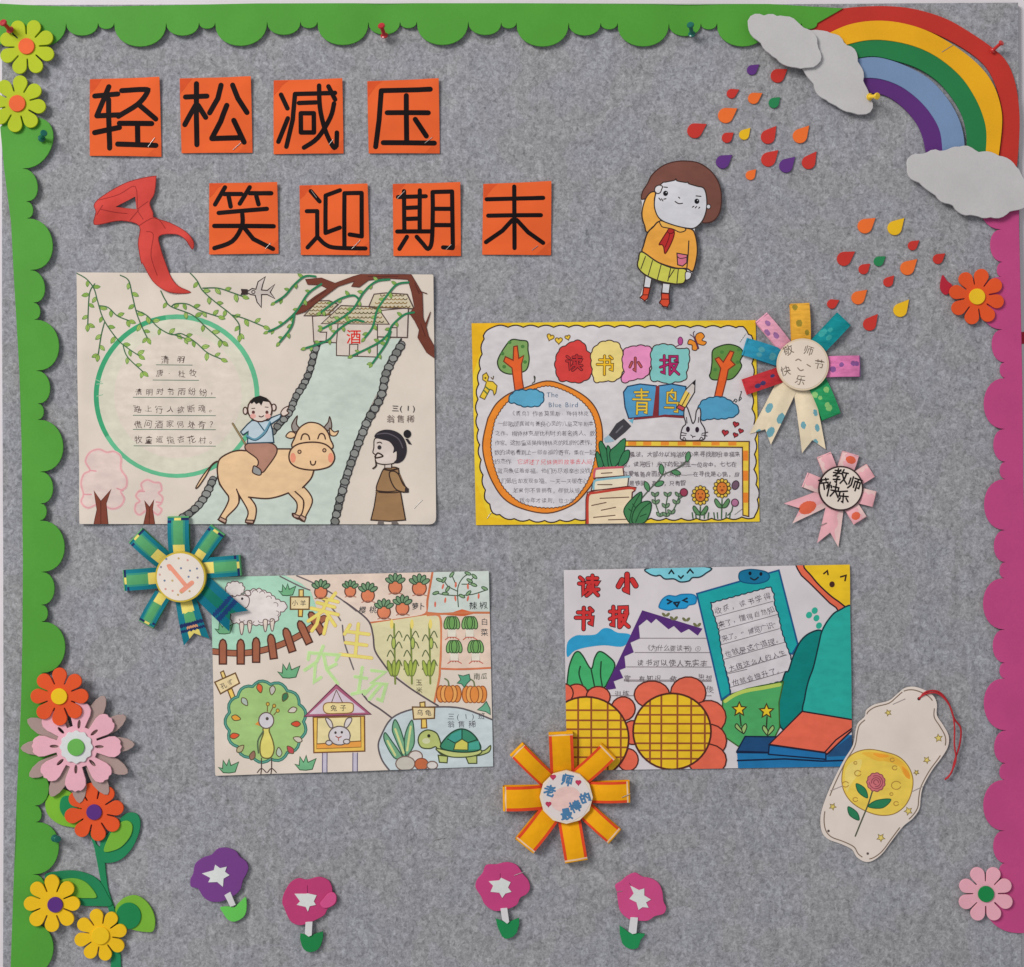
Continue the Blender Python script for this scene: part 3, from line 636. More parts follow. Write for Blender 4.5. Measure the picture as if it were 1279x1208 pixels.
# ------------------------------------------------------------------ red paper scarf
A1 = Z(85, 330, 5.329)
t = thing('paper_scarf', 'red paper neckerchief with loop and trailing tails above the ox picture', 'scarf', 180, 290)
P = T7(480, 300, 560, 235, 650, 190, 770, 163, 782, 175, 775, 250, 752, 298, 768, 345, 776, 372, 850, 395, 930, 440, 970, 490, 963, 528, 930, 480, 880, 452, 800, 462, 806, 520) + A1(655, 0, 690, 90, 740, 150, 820, 190, 720, 196, 640, 172, 565, 110, 505, 0) + T7(712, 600, 694, 500, 700, 412, 610, 385, 500, 405, 473, 398, 486, 345)
hole = T7(582, 318, 680, 266, 686, 328)
cu = Curl(2.2, [(130, 262, 7, 22, 18), (180, 240, 4, 25, 20), (186, 272, 3.5, 15, 18), (190, 320, 6, 18, 30), (232, 300, 6, 16, 12), (215, 362, 4, 22, 12)])
slab('paper', [smooth(P, True, 3), hole], -.4, 0, STRIP, t, cu, .1, lin((200, 70, 62)))
s = Sheet(t, cu); m = s.motif('fold_lines')
for k in ((500, 285, 600, 255, 680, 215, 690, 330), (505, 330, 580, 345, 640, 350), (690, 330, 745, 290), (700, 410, 780, 370, 830, 425), (650, 385, 700, 330), (735, 440, 770, 455, 760, 560, 790, 660), (720, 380, 690, 335), (490, 360, 520, 310)): m.line(T7(*k), (150, 44, 44), .6)
m.line(P[::1], (140, 40, 40), .5, True, True)
m.done()

# ------------------------------------------------------------------ push pins
def pin(label, x, y, hx, hy, c, h=6, size=1.0):
    """x, y is where the needle enters; the head leans out to hx, hy"""
    t = thing('push_pin', label, 'pin', x, y, 'plastic push pins')
    a = W(x, y, h - 4); b = W(hx, hy, h + 14 * size); d = (b - a).normalized(); u = d.cross(Vector((0, 0, 1))).normalized(); v = d.cross(u)
    L = (b - a).length; n = 14
    def lathe(name, prof, mat):
        m = MB()
        for i in range(len(prof) - 1):
            (s0, r0), (s1, r1) = prof[i], prof[i + 1]; dr, ds = r1 - r0, s1 - s0; l = math.hypot(dr, ds) or 1
            for k in range(n):
                e, f = (u * math.cos(2 * math.pi * q / n) + v * math.sin(2 * math.pi * q / n) for q in (k, k + 1))
                ne, nf = ((g * (ds / l) - d * (dr / l)).normalized() for g in (e, f))
                m.poly([a + d * s0 + e * r0, a + d * s0 + f * r0, a + d * s1 + f * r1, a + d * s1 + e * r1], [ne, nf, nf, ne], (1, 1, 1, 1))
        m.build(name, mat, t)
    k = .001 * size; s0 = L * .28
    lathe('needle', [(0, .0004), (s0, .0005)], steel())
    lathe('head', [(s0, .0002), (s0, 3.6 * k), (s0 + 1.2 * k, 3.8 * k), (s0 + 1.8 * k, 2.6 * k), (s0 + 3 * k, 2.0 * k), (L - 4 * k, 2.0 * k), (L - 3 * k, 2.6 * k), (L - 2 * k, 3.6 * k), (L - .8 * k, 3.6 * k), (L - .2 * k, 3.1 * k), (L, .0002)], plastic(c))
PR = (168, 34, 40); PG = (14, 96, 82)
pin('red push pin in the petal of the lime flower by the corner', 19, 44, 12.5, 36, PR, 10, 1.3)
pin('red push pin in the green top border above the third title card', 482, 51, 478, 38, PR, 5.5, 1.25)
pin('green push pin in the green top border beside the clouds', 865, 49, 859.5, 37, PG, 5.5, 1.25)
pin('dark green push pin in the green side border below the lime flowers', 51, 177, 62, 171, PG, 6, 1.2)
pin('yellow push pin in the tip of the white cloud', 1080, 123, 1090, 127, (226, 186, 40), 10, 1.2)
pin('red push pin in the red band of the rainbow', 1234, 68, 1246, 58, (188, 42, 40), 4, 1.0)
pin('green push pin in the green side border beside the climbing stem', 67, 1046, 79, 1043, PG, 6, 1.2)
t = thing('bare_staple', 'bare staple left in the empty felt above the magenta morning glories', 'staple', 550, 1047)
bar('wire', (543, 1048.5), (557, 1046), .5, .55, t, steel())
# ------------------------------------------------------------------ girl cut-out
LN = (58, 46, 44)
G = Z(770, 190, 5.75)
t = thing('girl_cut_out', 'saluting cartoon girl cut from card, orange sweater, green skirt and red scarf', 'cut-out', 850, 300)
cu = Curl(6.5, [(850, 230, 4, 40, 40), (830, 380, -2, 30, 20)])
sil = G(172, 345, 180, 290, 215, 235, 250, 170, 320, 110, 400, 80, 490, 72, 580, 85, 660, 130, 715, 195, 745, 270, 752, 360, 740, 440, 705, 495, 660, 517, 612, 517, 560, 557, 567, 600, 580, 680, 577, 760, 557, 830, 542, 865, 532, 905, 497, 927, 485, 943, 440, 957, 385, 954, 376, 1020, 381, 1090, 366, 1120, 330, 1114, 303, 1087, 316, 1020, 324, 950, 310, 934, 257, 917, 242, 985, 224, 1060, 200, 1077, 163, 1052, 184, 980, 198, 893, 148, 830, 147, 790, 170, 720, 185, 680, 213, 590, 188, 530, 173, 450, 178, 380)
slab('card_backing', smooth(sil, True, 3), -1.2, 0, PAPER, t, cu, .25, lin((200, 198, 200)), lin((90, 70, 60)))
s = Sheet(t, cu)
m = s.motif('hair'); m.shape(G(176, 343, 184, 292, 218, 237, 252, 173, 322, 113, 400, 83, 490, 75, 580, 88, 657, 133, 711, 197, 741, 272, 748, 360, 736, 438, 702, 492, 658, 513, 612, 513, 560, 480, 400, 480, 290, 330, 200, 345), (116, 74, 64), (70, 44, 40), 1.0); m.done()
m = s.motif('sweater')
m.shape(G(275, 300, 240, 300, 205, 345, 182, 420, 182, 480, 200, 540, 217, 582, 300, 560, 330, 490, 290, 430, 268, 360), (234, 164, 74), LN, 1.1)
m.shape(G(310, 505, 260, 545, 218, 590, 190, 680, 180, 715, 205, 745, 300, 800, 420, 838, 500, 842, 545, 860, 572, 760, 575, 680, 560, 600, 530, 560, 420, 545), (236, 160, 70), LN, 1.2)
m.line(G(255, 545, 225, 580, 212, 600), LN, 1); m.line(G(515, 645, 510, 740, 500, 850), LN, 1)
m.shape(G(310, 500, 320, 540, 350, 550, 400, 560, 450, 582, 490, 570, 480, 550, 400, 530), (238, 172, 84), LN, .9); m.done()
m = s.motif('skirt'); m.shape(G(178, 722, 155, 775, 150, 830, 200, 885, 300, 930, 400, 950, 440, 952, 485, 938, 495, 850, 400, 838, 290, 795), (196, 194, 84), LN, 1.2)
for k in ((205, 755, 172, 845), (255, 785, 225, 890), (318, 810, 290, 920), (385, 840, 365, 930), (440, 845, 430, 945), (410, 850, 375, 905)): m.line(G(*k), LN, .8)
m.done()
m = s.motif('face'); m.shape(G(270, 345, 290, 275, 325, 232, 352, 226, 410, 214, 420, 205, 432, 220, 490, 230, 505, 228, 515, 240, 570, 256, 620, 270, 640, 330, 640, 420, 612, 500, 560, 550, 500, 553, 400, 530, 310, 490, 272, 420), (204, 202, 206), LN, 1.0)
m.oval(*G(655, 400)[0], 2.6, 2.8, (204, 202, 206), LN, .7)
for ex, ey in ((347, 307), (571, 363)): m.oval(*G(ex, ey)[0], 3.1, 3.3, (26, 24, 28)); m.oval(*G(ex + 5, ey - 6)[0], .7, .7, (190, 190, 196))
for k in ((335, 262, 360, 265), (565, 325, 600, 328), (415, 365, 440, 380, 468, 378), (440, 335, 448, 342), (300, 340, 312, 355), (318, 345, 328, 360), (335, 348, 350, 345), (540, 405, 550, 398), (560, 410, 570, 400), (585, 412, 592, 405)): m.line(G(*k), LN, .9)
m.done()
m = s.motif('saluting_hand'); m.shape(G(270, 290, 275, 262, 300, 248, 325, 258, 318, 280, 310, 300, 290, 308), (206, 202, 204), LN, .9); m.done()
m = s.motif('neck_scarf'); m.shape(G(365, 570, 385, 560, 410, 575, 405, 620, 375, 690, 345, 735, 335, 690, 322, 672, 302, 670, 325, 630), (178, 48, 46), (90, 26, 28), .9)
m.line(G(380, 575, 370, 630, 345, 690), (100, 30, 30), .7); m.shape(G(362, 570, 382, 556, 410, 570, 395, 590, 370, 588), (166, 42, 42), (90, 26, 28), .7); m.done()
m = s.motif('pocket'); m.shape(G(430, 732, 503, 745, 500, 800, 470, 825, 435, 815), (206, 112, 134), LN, .9, False); m.line(G(432, 755, 455, 770, 500, 762), LN, .7); m.done()
m = s.motif('hanging_hand'); m.shape(G(493, 868, 530, 872, 530, 900, 515, 918, 492, 920), (204, 202, 204), LN, .8); m.done()
for a, b in ((G(204, 890, 250, 915, 238, 980, 192, 975), G(192, 978, 238, 982, 222, 1055, 200, 1073, 166, 1050, 185, 1030)), (G(328, 945, 382, 952, 374, 1020, 322, 1015), G(320, 1018, 374, 1022, 378, 1088, 364, 1116, 330, 1110, 306, 1085, 318, 1060))):
    m = s.motif('leg'); m.shape(a, (206, 204, 206), LN, .9, False); l = m.done()
    m = s.motif('boot'); m.shape(b, (208, 76, 50), (80, 30, 30), .9, False); m.line([b[-1], ((b[2][0] + b[1][0]) / 2, b[-1][1])], (80, 30, 30), .7); m.done()

# ------------------------------------------------------------------ ox and poem sheet
A2 = Z(310, 330, 5.329); A3 = Z(85, 490, 5.329); A4 = Z(310, 490, 5.329)
t = thing('ox_drawing', 'cream drawing of a boy riding an ox beside a poem in a green ring', 'drawing', 320, 500, 'drawings pinned to the board')
q = [(96, 340.5), (541.5, 343.5), (545, 655), (100.5, 654.5)]
cu = Curl(1.4, [(320, 500, 4, 150, 120), (520, 370, 4, 50, 40), (110, 640, 4, 40, 40), (330, 345, 3, 90, 20), (100, 470, 3, 20, 70), (540, 645, 3, 30, 30)])
CREAM = (214, 201, 188)
paper(t, q, cu, CREAM, (1, 2, 9, 2))
s = Sheet(t, cu, q)
m = s.motif('green_ring'); m.fill(ellipse(221, 495, 99, 97, 0, 48), (208, 203, 184)); m.fill(ellipse(223, 494, 80, 79, 0, 40), CREAM)
m.fill(ellipse(221.5, 495, 103.5, 102, 0, 60), (98, 178, 136), hole=ellipse(221.5, 495.5, 97.5, 96.5, 0, 60))
m.fill(ellipse(221.5, 495, 103.5, 102, 0, 24, 150, 262) + ellipse(221.5, 495.5, 97.6, 96.6, 0, 24, 150, 262)[::-1], (64, 158, 112))
for k in ((195, 800, 235, 795), (195, 880, 235, 870), (190, 770, 225, 785)): m.line(A1(*k), (150, 180, 150), .7)
m.done()
for txt, x, y, sz, pit, u in (('清明', 206.5, 450, 10, 20, (196, 241, 456)), ('唐·杜牧', 200, 467, 10, 14, (192, 249, 475)), ('清明时节雨纷纷，', 174, 490, 9.5, 13.4, (167, 270, 496.5)), ('路上行人欲断魂。', 173, 511.5, 9.8, 13.4, (167, 270, 519)), ('借问酒家何处有？', 173, 530.5, 10, 13.4, (167, 270, 536.5)), ('牧童遥指杏花村。', 174, 549.5, 9.8, 13.2, (168, 270, 557))):
    m = s.motif('poem_line'); m.text(txt, x, y, sz, (96, 80, 76), 0, pit, .1); m.line([(u[0], u[2]), (u[1], u[2] + .5)], (110, 128, 110), .7, False); m.done()
def leaf(m, x, y, a, L, c=(150, 178, 86)):
    a = math.radians(a); u, v = (math.cos(a), math.sin(a)), (-math.sin(a), math.cos(a)); w = L * .27
    P = [(x + u[0] * d * L + v[0] * e * w, y + u[1] * d * L + v[1] * e * w) for d, e in ((0, 0), (.3, .8), (.6, .9), (.85, .45), (1, 0), (.85, -.45), (.6, -.9), (.3, -.8))]
    m.fill(P, c); m.line(P, (104, 138, 72), .5, False, True); m.line([P[0], P[4]], (110, 140, 74), .4, False)
def branch(m, pts, w, c, L=9.6, gap=10.5, start=4):
    P = smooth(pts, False, 6); d = -start; sd = 1
    for i in range(1, len(P)):
        d += math.dist(P[i - 1], P[i])
        if d > gap:
            a = math.degrees(math.atan2(P[i][1] - P[i - 1][1], P[i][0] - P[i - 1][0])); leaf(m, *P[i], a + sd * random.uniform(35, 70), L * random.uniform(.85, 1.12), random.choice(((150, 178, 86), (162, 188, 102), (136, 170, 80)))); sd = -sd; d = random.uniform(-2, 2)
    a = math.degrees(math.atan2(P[-1][1] - P[-2][1], P[-1][0] - P[-2][0])); leaf(m, *P[-1], a, L)
    m.line(P, c, w, False)
TW = (66, 104, 72)
for br in ([(60, 62, 125, 100, 175, 165, 200, 250, 240, 370, 330, 500, 400, 560, 472, 608), (180, 132, 145, 200, 135, 400), (215, 278, 270, 290, 330, 345, 405, 376), (245, 390, 225, 470, 205, 600), (370, 545, 400, 620, 500, 715)],
           [(350, 75, 405, 110, 430, 210, 460, 330, 500, 430, 530, 490), (455, 308, 530, 345, 600, 420, 690, 470, 760, 465, 850, 520, 930, 590, 1020, 632), (690, 465, 780, 495)],
           [(620, 180, 650, 240, 690, 285, 830, 340, 920, 420, 1030, 515), (690, 285, 720, 265, 800, 268, 880, 310, 1000, 350)],
           [(810, 55, 860, 110, 900, 180, 990, 260, 1080, 330, 1140, 400, 1145, 470), (900, 162, 1000, 162, 1090, 190, 1160, 215), (1095, 340, 1180, 365, 1300, 415)]):
    m = s.motif('willow_twig')
    for b in br: branch(m, A1(*b), .95, TW)
    m.done()
m = s.motif('swallow'); m.shape(A2(30, 165, 55, 170, 70, 120, 118, 88, 100, 140, 92, 175, 130, 178, 180, 138, 150, 190, 180, 232, 130, 205, 92, 205, 90, 290, 62, 255, 50, 210, 20, 205, -10, 190), (198, 186, 178), (60, 48, 46), .9, False); m.oval(*A2(38, 188)[0], 2, 2, None, (60, 48, 46), .7); m.fill(A2(0, 170, -45, 168, -40, 190, -48, 208, 0, 205), (60, 48, 46)); m.done()
m = s.motif('stream'); m.fill(smooth(A2(485, 530, 440, 700, 370, 850), False) + smooth(A4(360, 0, 300, 130, 180, 280, 60, 420), False) + smooth(A3(990, 545, 940, 640, 880, 770, 800, 830, 770, 890), False) + smooth(A4(548, 885, 575, 770, 625, 590, 690, 400, 770, 190, 865, 0), False) + smooth(A2(870, 860, 900, 720, 960, 590, 1015, 495), False), (193, 202, 191)); m.done()
def stones(path, r, nm):
    m = s.motif(nm); P = smooth(path, False, 6); d = 0; k = 0; sg = 1 if nm == 'left_bank' else -1; O = []
    for i in range(1, len(P)):
        dx, dy = P[i][0] - P[i - 1][0], P[i][1] - P[i - 1][1]; l = math.hypot(dx, dy) or 1; O.append((P[i][0] - dy / l * r * .8 * sg, P[i][1] + dx / l * r * .8 * sg))
    O = O[1:-1:4]; m.line(O, (54, 52, 54), r * 2.0, True); m.line(O, (124, 124, 122), r * 1.55, True); m.line(P, (54, 52, 54), 1.3, False)
    for i in range(1, len(P)):
        d += math.dist(P[i - 1], P[i])
        if d > r * 1.6:
            a = math.degrees(math.atan2(P[i][1] - P[i - 1][1], P[i][0] - P[i - 1][0])); n = math.radians(a + (90 if nm == 'left_bank' else -90)); g = random.choice((118, 128, 140))
            sx_, sy_ = P[i][0] + math.cos(n) * r * .8, P[i][1] + math.sin(n) * r * .8; ph = math.radians(a)
            m.shape([(sx_ + r * math.cos(ph + q) * random.uniform(.95, 1.18), sy_ + r * math.sin(ph + q) * random.uniform(.8, 1.05)) for q in [k_ * math.pi / 3.5 for k_ in range(7)]], (g, g, g - 4), (54, 52, 54), .9); d = random.uniform(-1, 1)
    m.done()
stones(A2(485, 530, 460, 600, 430, 720, 390, 810, 330, 906) + A4(290, 150, 180, 275), 4.3, 'left_bank')
stones(A3(1000, 560, 950, 670, 900, 750, 840, 810, 775, 850), 4.8, 'left_bank')
stones(A2(1020, 500, 960, 600, 900, 720, 870, 860) + A4(825, 100, 770, 200, 690, 400, 625, 590, 580, 760, 552, 885), 4.9, 'right_bank')
m = s.motif('thatched_inn'); IN = (84, 66, 62)
m.shape(A2(430, 350, 440, 520, 590, 525, 590, 610, 860, 620, 862, 485, 1060, 490, 1068, 295), (208, 194, 182), IN, .9, False)
for b in ((590, 525, 600, 400), (862, 485, 862, 400), (480, 455, 525, 455, 520, 515, 480, 515), (675, 605, 678, 535, 732, 535, 730, 612), (950, 425, 992, 425, 992, 488, 945, 488)): m.line(A2(*b), IN, .9, False)
for rf in ((375, 345, 465, 248, 540, 245, 600, 270, 520, 345), (490, 398, 620, 278, 800, 285, 870, 300, 940, 402), (805, 285, 840, 203, 920, 195, 1060, 205, 1105, 300, 880, 290)):
    P = A2(*rf); m.shape(P, (196, 184, 158), IN, 1.0, False)
    x0, x1 = min(p[0] for p in P), max(p[0] for p in P); y0, y1 = min(p[1] for p in P), max(p[1] for p in P)
    for j in range(4):
        y = y0 + (y1 - y0) * (j + .6) / 4.2
        ins = (y1 - y) / (y1 - y0) * (x1 - x0) * .24; x = x0 + 3 + ins + (j % 2) * 2
        while x < x1 - 5 - ins * .7:
            m.line(ellipse(x + 2.2, y - .8, 2.3, 2.0, 0, 5, 10, 170), random.choice(((120, 98, 60), (96, 84, 56), (140, 112, 64))), .75, False); x += 5
m.text('酒', *A2(705, 487)[0], 19, (206, 50, 44), 0, None, 0, .012); m.done()
m = s.motif('tree_limb'); BR = (112, 60, 48)
m.shape(A2(320, 338, 350, 290, 450, 215, 530, 165, 480, 140, 400, 138, 385, 105, 490, 95, 580, 130, 700, 85, 770, 65, 900, 72, 1085, 72, 1120, 130, 1160, 200, 1165, 360, 1180, 400, 1215, 320, 1185, 420, 1200, 480, 1245, 560, 1245, 630, 1190, 590, 1130, 490, 1140, 440, 1110, 380, 1075, 330, 1110, 290, 1090, 190, 1065, 105, 900, 95, 800, 110, 740, 155, 690, 150, 710, 115, 600, 150, 480, 240, 380, 320), BR, (92, 48, 40), .6, False)
for k in ((1130, 180, 1190, 200), (1110, 130, 1140, 200), (420, 250, 520, 180), (1150, 400, 1180, 480), (800, 85, 1000, 85)): m.line(A2(*k), (86, 44, 38), .8)
m.done()
TG = (44, 122, 82)
for br in ([(450, 85, 380, 85, 310, 140, 250, 210, 185, 255)], [(490, 135, 400, 200, 320, 320, 220, 410, 140, 450), (310, 330, 290, 420, 215, 520)], [(940, 105, 850, 120, 770, 190, 700, 300, 610, 370, 500, 430)], [(1070, 125, 990, 140, 920, 220, 860, 310, 830, 420, 780, 490)], [(1105, 325, 1040, 340, 960, 410, 930, 470, 860, 530, 700, 610), (950, 450, 920, 530, 830, 660)], [(770, 385, 700, 375, 600, 440, 530, 510, 390, 560)], [(740, 240, 700, 210, 600, 240, 490, 320)]):
    m = s.motif('willow_frond')
    for b in br: branch(m, A2(*b), 1.7, TG, 7.2, 10)
    m.done()
for k, nm in ((0, 'blossom_tree'), (1, 'blossom_tree')):
    m = s.motif(nm); PK = (224, 178, 176)
    if k == 0: P = A3(140, 770, 95, 730, 110, 680, 92, 610, 110, 545, 150, 520, 120, 460, 150, 400, 210, 380, 260, 400, 310, 395, 355, 430, 355, 510, 392, 570, 390, 630, 355, 660, 378, 710, 350, 760, 290, 775, 220, 740); tr = A3(178, 880, 200, 780, 178, 655, 225, 725, 292, 645, 260, 740, 272, 880); cu_ = ((110, 680, 160, 680), (370, 655, 330, 640), (150, 520, 190, 525))
    else: P = A3(480, 815, 450, 790, 455, 745, 480, 725, 455, 690, 480, 655, 500, 650, 490, 610, 530, 583, 575, 600, 615, 605, 625, 650, 605, 670, 632, 700, 622, 740, 600, 755, 625, 780, 600, 815, 540, 780); tr = A3(505, 880, 525, 790, 512, 722, 545, 765, 575, 715, 565, 780, 580, 880); cu_ = ((470, 660, 510, 660), (590, 730, 620, 735))
    m.fill(smooth(P), (215, 194, 186)); m.line(P, PK, 3.0, True, True); m.line(P, (214, 158, 160), 1.0, True, True)
    for c in cu_: m.line(A3(*c), (212, 150, 154), 1.2)
    m.shape(tr, (124, 66, 52), (92, 46, 38), .6, False); m.line([((tr[0][0] + tr[-1][0]) / 2, tr[0][1]), tr[3]], (98, 50, 40), .8, False); m.done()
OX = (228, 190, 148)
m = s.motif('ox'); D = (74, 50, 42)
m.shape(A4(-200, 460, -240, 490, -280, 560, -325, 625, -345, 640, -335, 615, -290, 545, -230, 475), OX, D, 1.0)
for b in ((-189, 600, -129, 690, -139, 750, -189, 835, -194, 850, -149, 872, -139, 830, -59, 735, -74, 600), (-69, 600, -69, 660, 1, 790, -14, 862, 36, 872, 56, 770, 6, 690), (270, 640, 270, 670, 325, 735, 320, 800, 296, 808, 306, 830, 350, 838, 370, 720, 310, 640), (300, 620, 310, 655, 370, 720, 362, 800, 338, 838, 375, 860, 386, 825, 430, 715, 360, 620)):
    m.shape(A4(*b), OX, D, 1.2)
m.shape(A4(-199, 470, -180, 440, -110, 400, -50, 388, 0, 390, 80, 380, 190, 378, 290, 378, 380, 440, 440, 520, 420, 580, 365, 635, 270, 672, 200, 695, 120, 708, 6, 700, -74, 655, -129, 680, -185, 610, -200, 540), OX, None or OX, .2)
m.line(A4(290, 378, 190, 378, 80, 380, 0, 390, -50, 388, -110, 400, -180, 440, -199, 490, -200, 540, -185, 610, -129, 690), D, 1.3); m.line(A4(6, 698, 120, 708, 200, 695, 270, 670), D, 1.3); m.line(A4(440, 520, 420, 575, 365, 635), D, 1.3); m.line(A4(-74, 645, -60, 690, -59, 735), D, 1.1)
for b in ((-194, 850, -149, 872, -141, 850, -185, 828), (-14, 850, -16, 866, 36, 874, 38, 852), (298, 806, 306, 832, 350, 842, 352, 826), (340, 832, 375, 862, 387, 836, 352, 816)): m.shape(A4(*b), (186, 152, 134), D, 1.0, False)
for b in ((300, 255, 295, 215, 330, 160, 325, 210, 345, 245, 320, 265), (555, 245, 558, 210, 545, 165, 535, 200, 510, 235, 530, 255)):
    m.shape(A4(*b), (150, 140, 134), D, 1.0); 
m.shape(A4(310, 270, 280, 265, 255, 295, 290, 308, 320, 290), OX, D, 1.0); m.shape(A4(545, 240, 575, 265, 603, 258, 585, 290, 550, 285), OX, D, 1.0)
m.shape(A4(310, 375, 315, 300, 345, 240, 390, 208, 430, 202, 480, 215, 525, 255, 548, 310, 552, 380), OX, D, 1.2)
m.shape(A4(275, 430, 290, 380, 340, 345, 430, 333, 510, 345, 560, 385, 578, 440, 550, 490, 490, 512, 420, 518, 340, 505, 290, 475), (228, 188, 146), D, 1.3)
for ex in (302, 552): m.oval(*A4(ex, 437)[0], 3.4, 6.2, (226, 144, 116))
for ex, ey in ((345, 397), (510, 387)): m.oval(*A4(ex, ey)[0], 2.0, 2.1, (200, 160, 124), D, .9)
for b in ((355, 315, 365, 285, 385, 278, 405, 290, 412, 315), (467, 310, 478, 282, 495, 276, 510, 288, 517, 312), (417, 460, 422, 480, 435, 485, 447, 478, 452, 460)): m.line(A4(*b), D, 1.2)
m.done()
m = s.motif('rider'); BL = (182, 196, 204)
m.line(A4(-98, 210, 0, 370), (64, 52, 46), 2.4, False); m.line(A4(-98, 210, 0, 370), (150, 130, 92), 1.1, False)
m.shape(A4(-5, 345, -10, 385, 60, 440, 70, 480, 40, 520, 95, 535, 130, 500, 195, 400, 170, 345, 80, 335), (172, 126, 108), D, 1.1)
m.shape(A4(45, 490, 85, 515, 90, 545, 70, 552, 35, 535, 35, 510), (150, 150, 148), D, 1.0)
m.shape(A4(30, 190, 0, 215, -45, 265, -30, 285, 5, 262, 0, 340, 175, 335, 165, 250, 155, 215, 215, 175, 225, 145, 160, 170, 140, 190), BL, (48, 70, 82), 1.1, False)
m.line(A4(-5, 290, 50, 315, 110, 270, 150, 200), (96, 142, 160), 2.6); m.line(A4(-5, 300, 55, 322, 120, 275, 155, 205), (48, 80, 96), .8); m.line(A4(70, 200, 110, 255), (48, 80, 96), 1.0)
m.shape(A4(222, 140, 240, 110, 275, 95, 262, 125, 275, 140, 240, 160), (214, 196, 184), D, .9)
m.oval(*A4(-14, 125)[0], 2.6, 4.4, (216, 198, 186), D, 1.0); m.oval(*A4(175, 103)[0], 2.8, 4.2, (216, 198, 186), D, 1.0)
m.oval(*A4(83, 115)[0], 15.2, 15.6, (218, 200, 188), D, 1.2)
m.fill(A4(18, 72, 40, 38, 85, 24, 128, 40, 145, 68, 105, 62, 92, 92, 78, 72, 58, 82, 45, 66, 30, 80), (36, 32, 32))
for ex in (40, 130): m.oval(*A4(ex, 135)[0], 2.0, 2.2, (96, 60, 56)); m.oval(*A4(ex + (-2 if ex < 80 else 6), 160)[0], 3.6, 3.0, (222, 164, 154))
m.line(A4(78, 160, 92, 166, 108, 158), D, .9); m.line(A4(30, 110, 50, 108), D, .7); m.line(A4(118, 100, 138, 102), D, .7); m.done()
m = s.motif('scholar'); RB = (150, 116, 82); D2 = (58, 44, 38)
m.shape(A4(855, 665, 840, 760, 818, 850, 940, 858, 1048, 850, 1030, 750, 1015, 665), RB, D2, 1.0, False)
m.shape(A4(905, 510, 880, 560, 858, 640, 850, 668, 930, 672, 1015, 665, 1030, 640, 1050, 640, 1062, 668, 1030, 668, 985, 640, 950, 550, 940, 530, 990, 520, 1000, 545, 1055, 640, 1000, 520), RB, D2, .4, False)
m.shape(A4(905, 510, 880, 560, 855, 650, 930, 668, 1010, 660, 1000, 600, 1000, 510, 940, 500), RB, D2, 1.0); m.shape(A4(940, 540, 965, 525, 1000, 545, 1030, 610, 1058, 640, 1050, 665, 990, 650, 955, 600), (156, 122, 86), D2, 1.1); m.line(A4(852, 655, 930, 662, 1000, 655), D2, .9)
m.line(A4(905, 512, 950, 520, 1000, 508), D2, 2.2)
m.fill(A4(1045, 635, 1070, 640, 1070, 668, 1042, 668), (56, 48, 46)); m.fill(A4(868, 855, 900, 855, 905, 880, 860, 880), (110, 100, 96)); m.fill(A4(955, 858, 990, 858, 1005, 880, 955, 880), (110, 100, 96))
m.shape(A4(912, 470, 910, 505, 955, 505, 955, 470), (206, 192, 182), D2, .8, False)
m.shape(A4(845, 310, 838, 370, 832, 402, 850, 420, 848, 455, 870, 475, 930, 480, 985, 460, 990, 380, 960, 330, 900, 310), (208, 194, 184), D2, .9)
m.fill(smooth(A4(842, 300, 860, 268, 910, 250, 970, 256, 1020, 285, 1050, 340, 1055, 400, 1035, 450, 1000, 472, 970, 468, 992, 440, 990, 395, 965, 405, 970, 370, 940, 330, 890, 315)), (48, 44, 50)); m.oval(*A4(1060, 278)[0], 4.8, 5.2, (40, 38, 42)); m.fill(A4(1045, 310, 1065, 310, 1090, 350, 1068, 345), (48, 44, 48))
m.line(A4(860, 280, 930, 275, 1000, 310, 1030, 370), (92, 84, 92), .9)
m.oval(*A4(875, 368)[0], 2.6, 2.8, (60, 56, 58)); m.line(A4(860, 338, 878, 333, 890, 340), D2, .9); m.line(A4(845, 430, 865, 405, 898, 425, 870, 435, 848, 438), D2, 1.3); m.line(A4(850, 458, 852, 490, 832, 508), D2, 1.3); m.done()
m = s.motif('class_note'); m.text('三(1)', *A4(980, 108)[0], 9, (56, 48, 50), 0, 8.2, .03, .012); m.text('翁售稀', *A4(950, 180)[0], 10.5, (120, 104, 98), 0, 12.2, .05); m.done()
staple(*A4(1105, 772, 1160, 715), t, cu, .45, .4)
cloudy = lambda p: bumpy(smooth(p), 9, 1.1)
# ------------------------------------------------------------------ yellow bordered reading sheet
B1 = Z(580, 390, 6.732); B2 = Z(760, 390, 6.395); B3 = Z(580, 520, 6.732); B4 = Z(760, 520, 6.395)
t = thing('blue_bird_sheet', 'reading poster with yellow scalloped border, orange ring of writing and two orange trees', 'poster', 770, 528, 'drawings pinned to the board')
q = [(589, 404), (943.5, 400), (948.5, 651.5), (594.5, 656)]
cu = Curl(1.2, [(770, 520, 3, 120, 90), (600, 530, 2.4, 30, 80), (760, 405, 2, 120, 20), (760, 655, 2.5, 120, 20)])
WP = (206, 199, 200)
paper(t, q, cu, (240, 190, 40), 1)
s = Sheet(t, cu, q)
m = s.motif('yellow_border'); m.fill(q, (238, 194, 52)); m.fill([q[0], (640, 403.5), (600, 440), (590, 470)], (240, 174, 36)); m.fill([q[3], (660, 655), (610, 645), (594, 600)], (242, 184, 40)); m.fill([q[1], (880, 401), (930, 412), (944, 450)], (240, 180, 40)); m.done()
m = s.motif('white_panel')
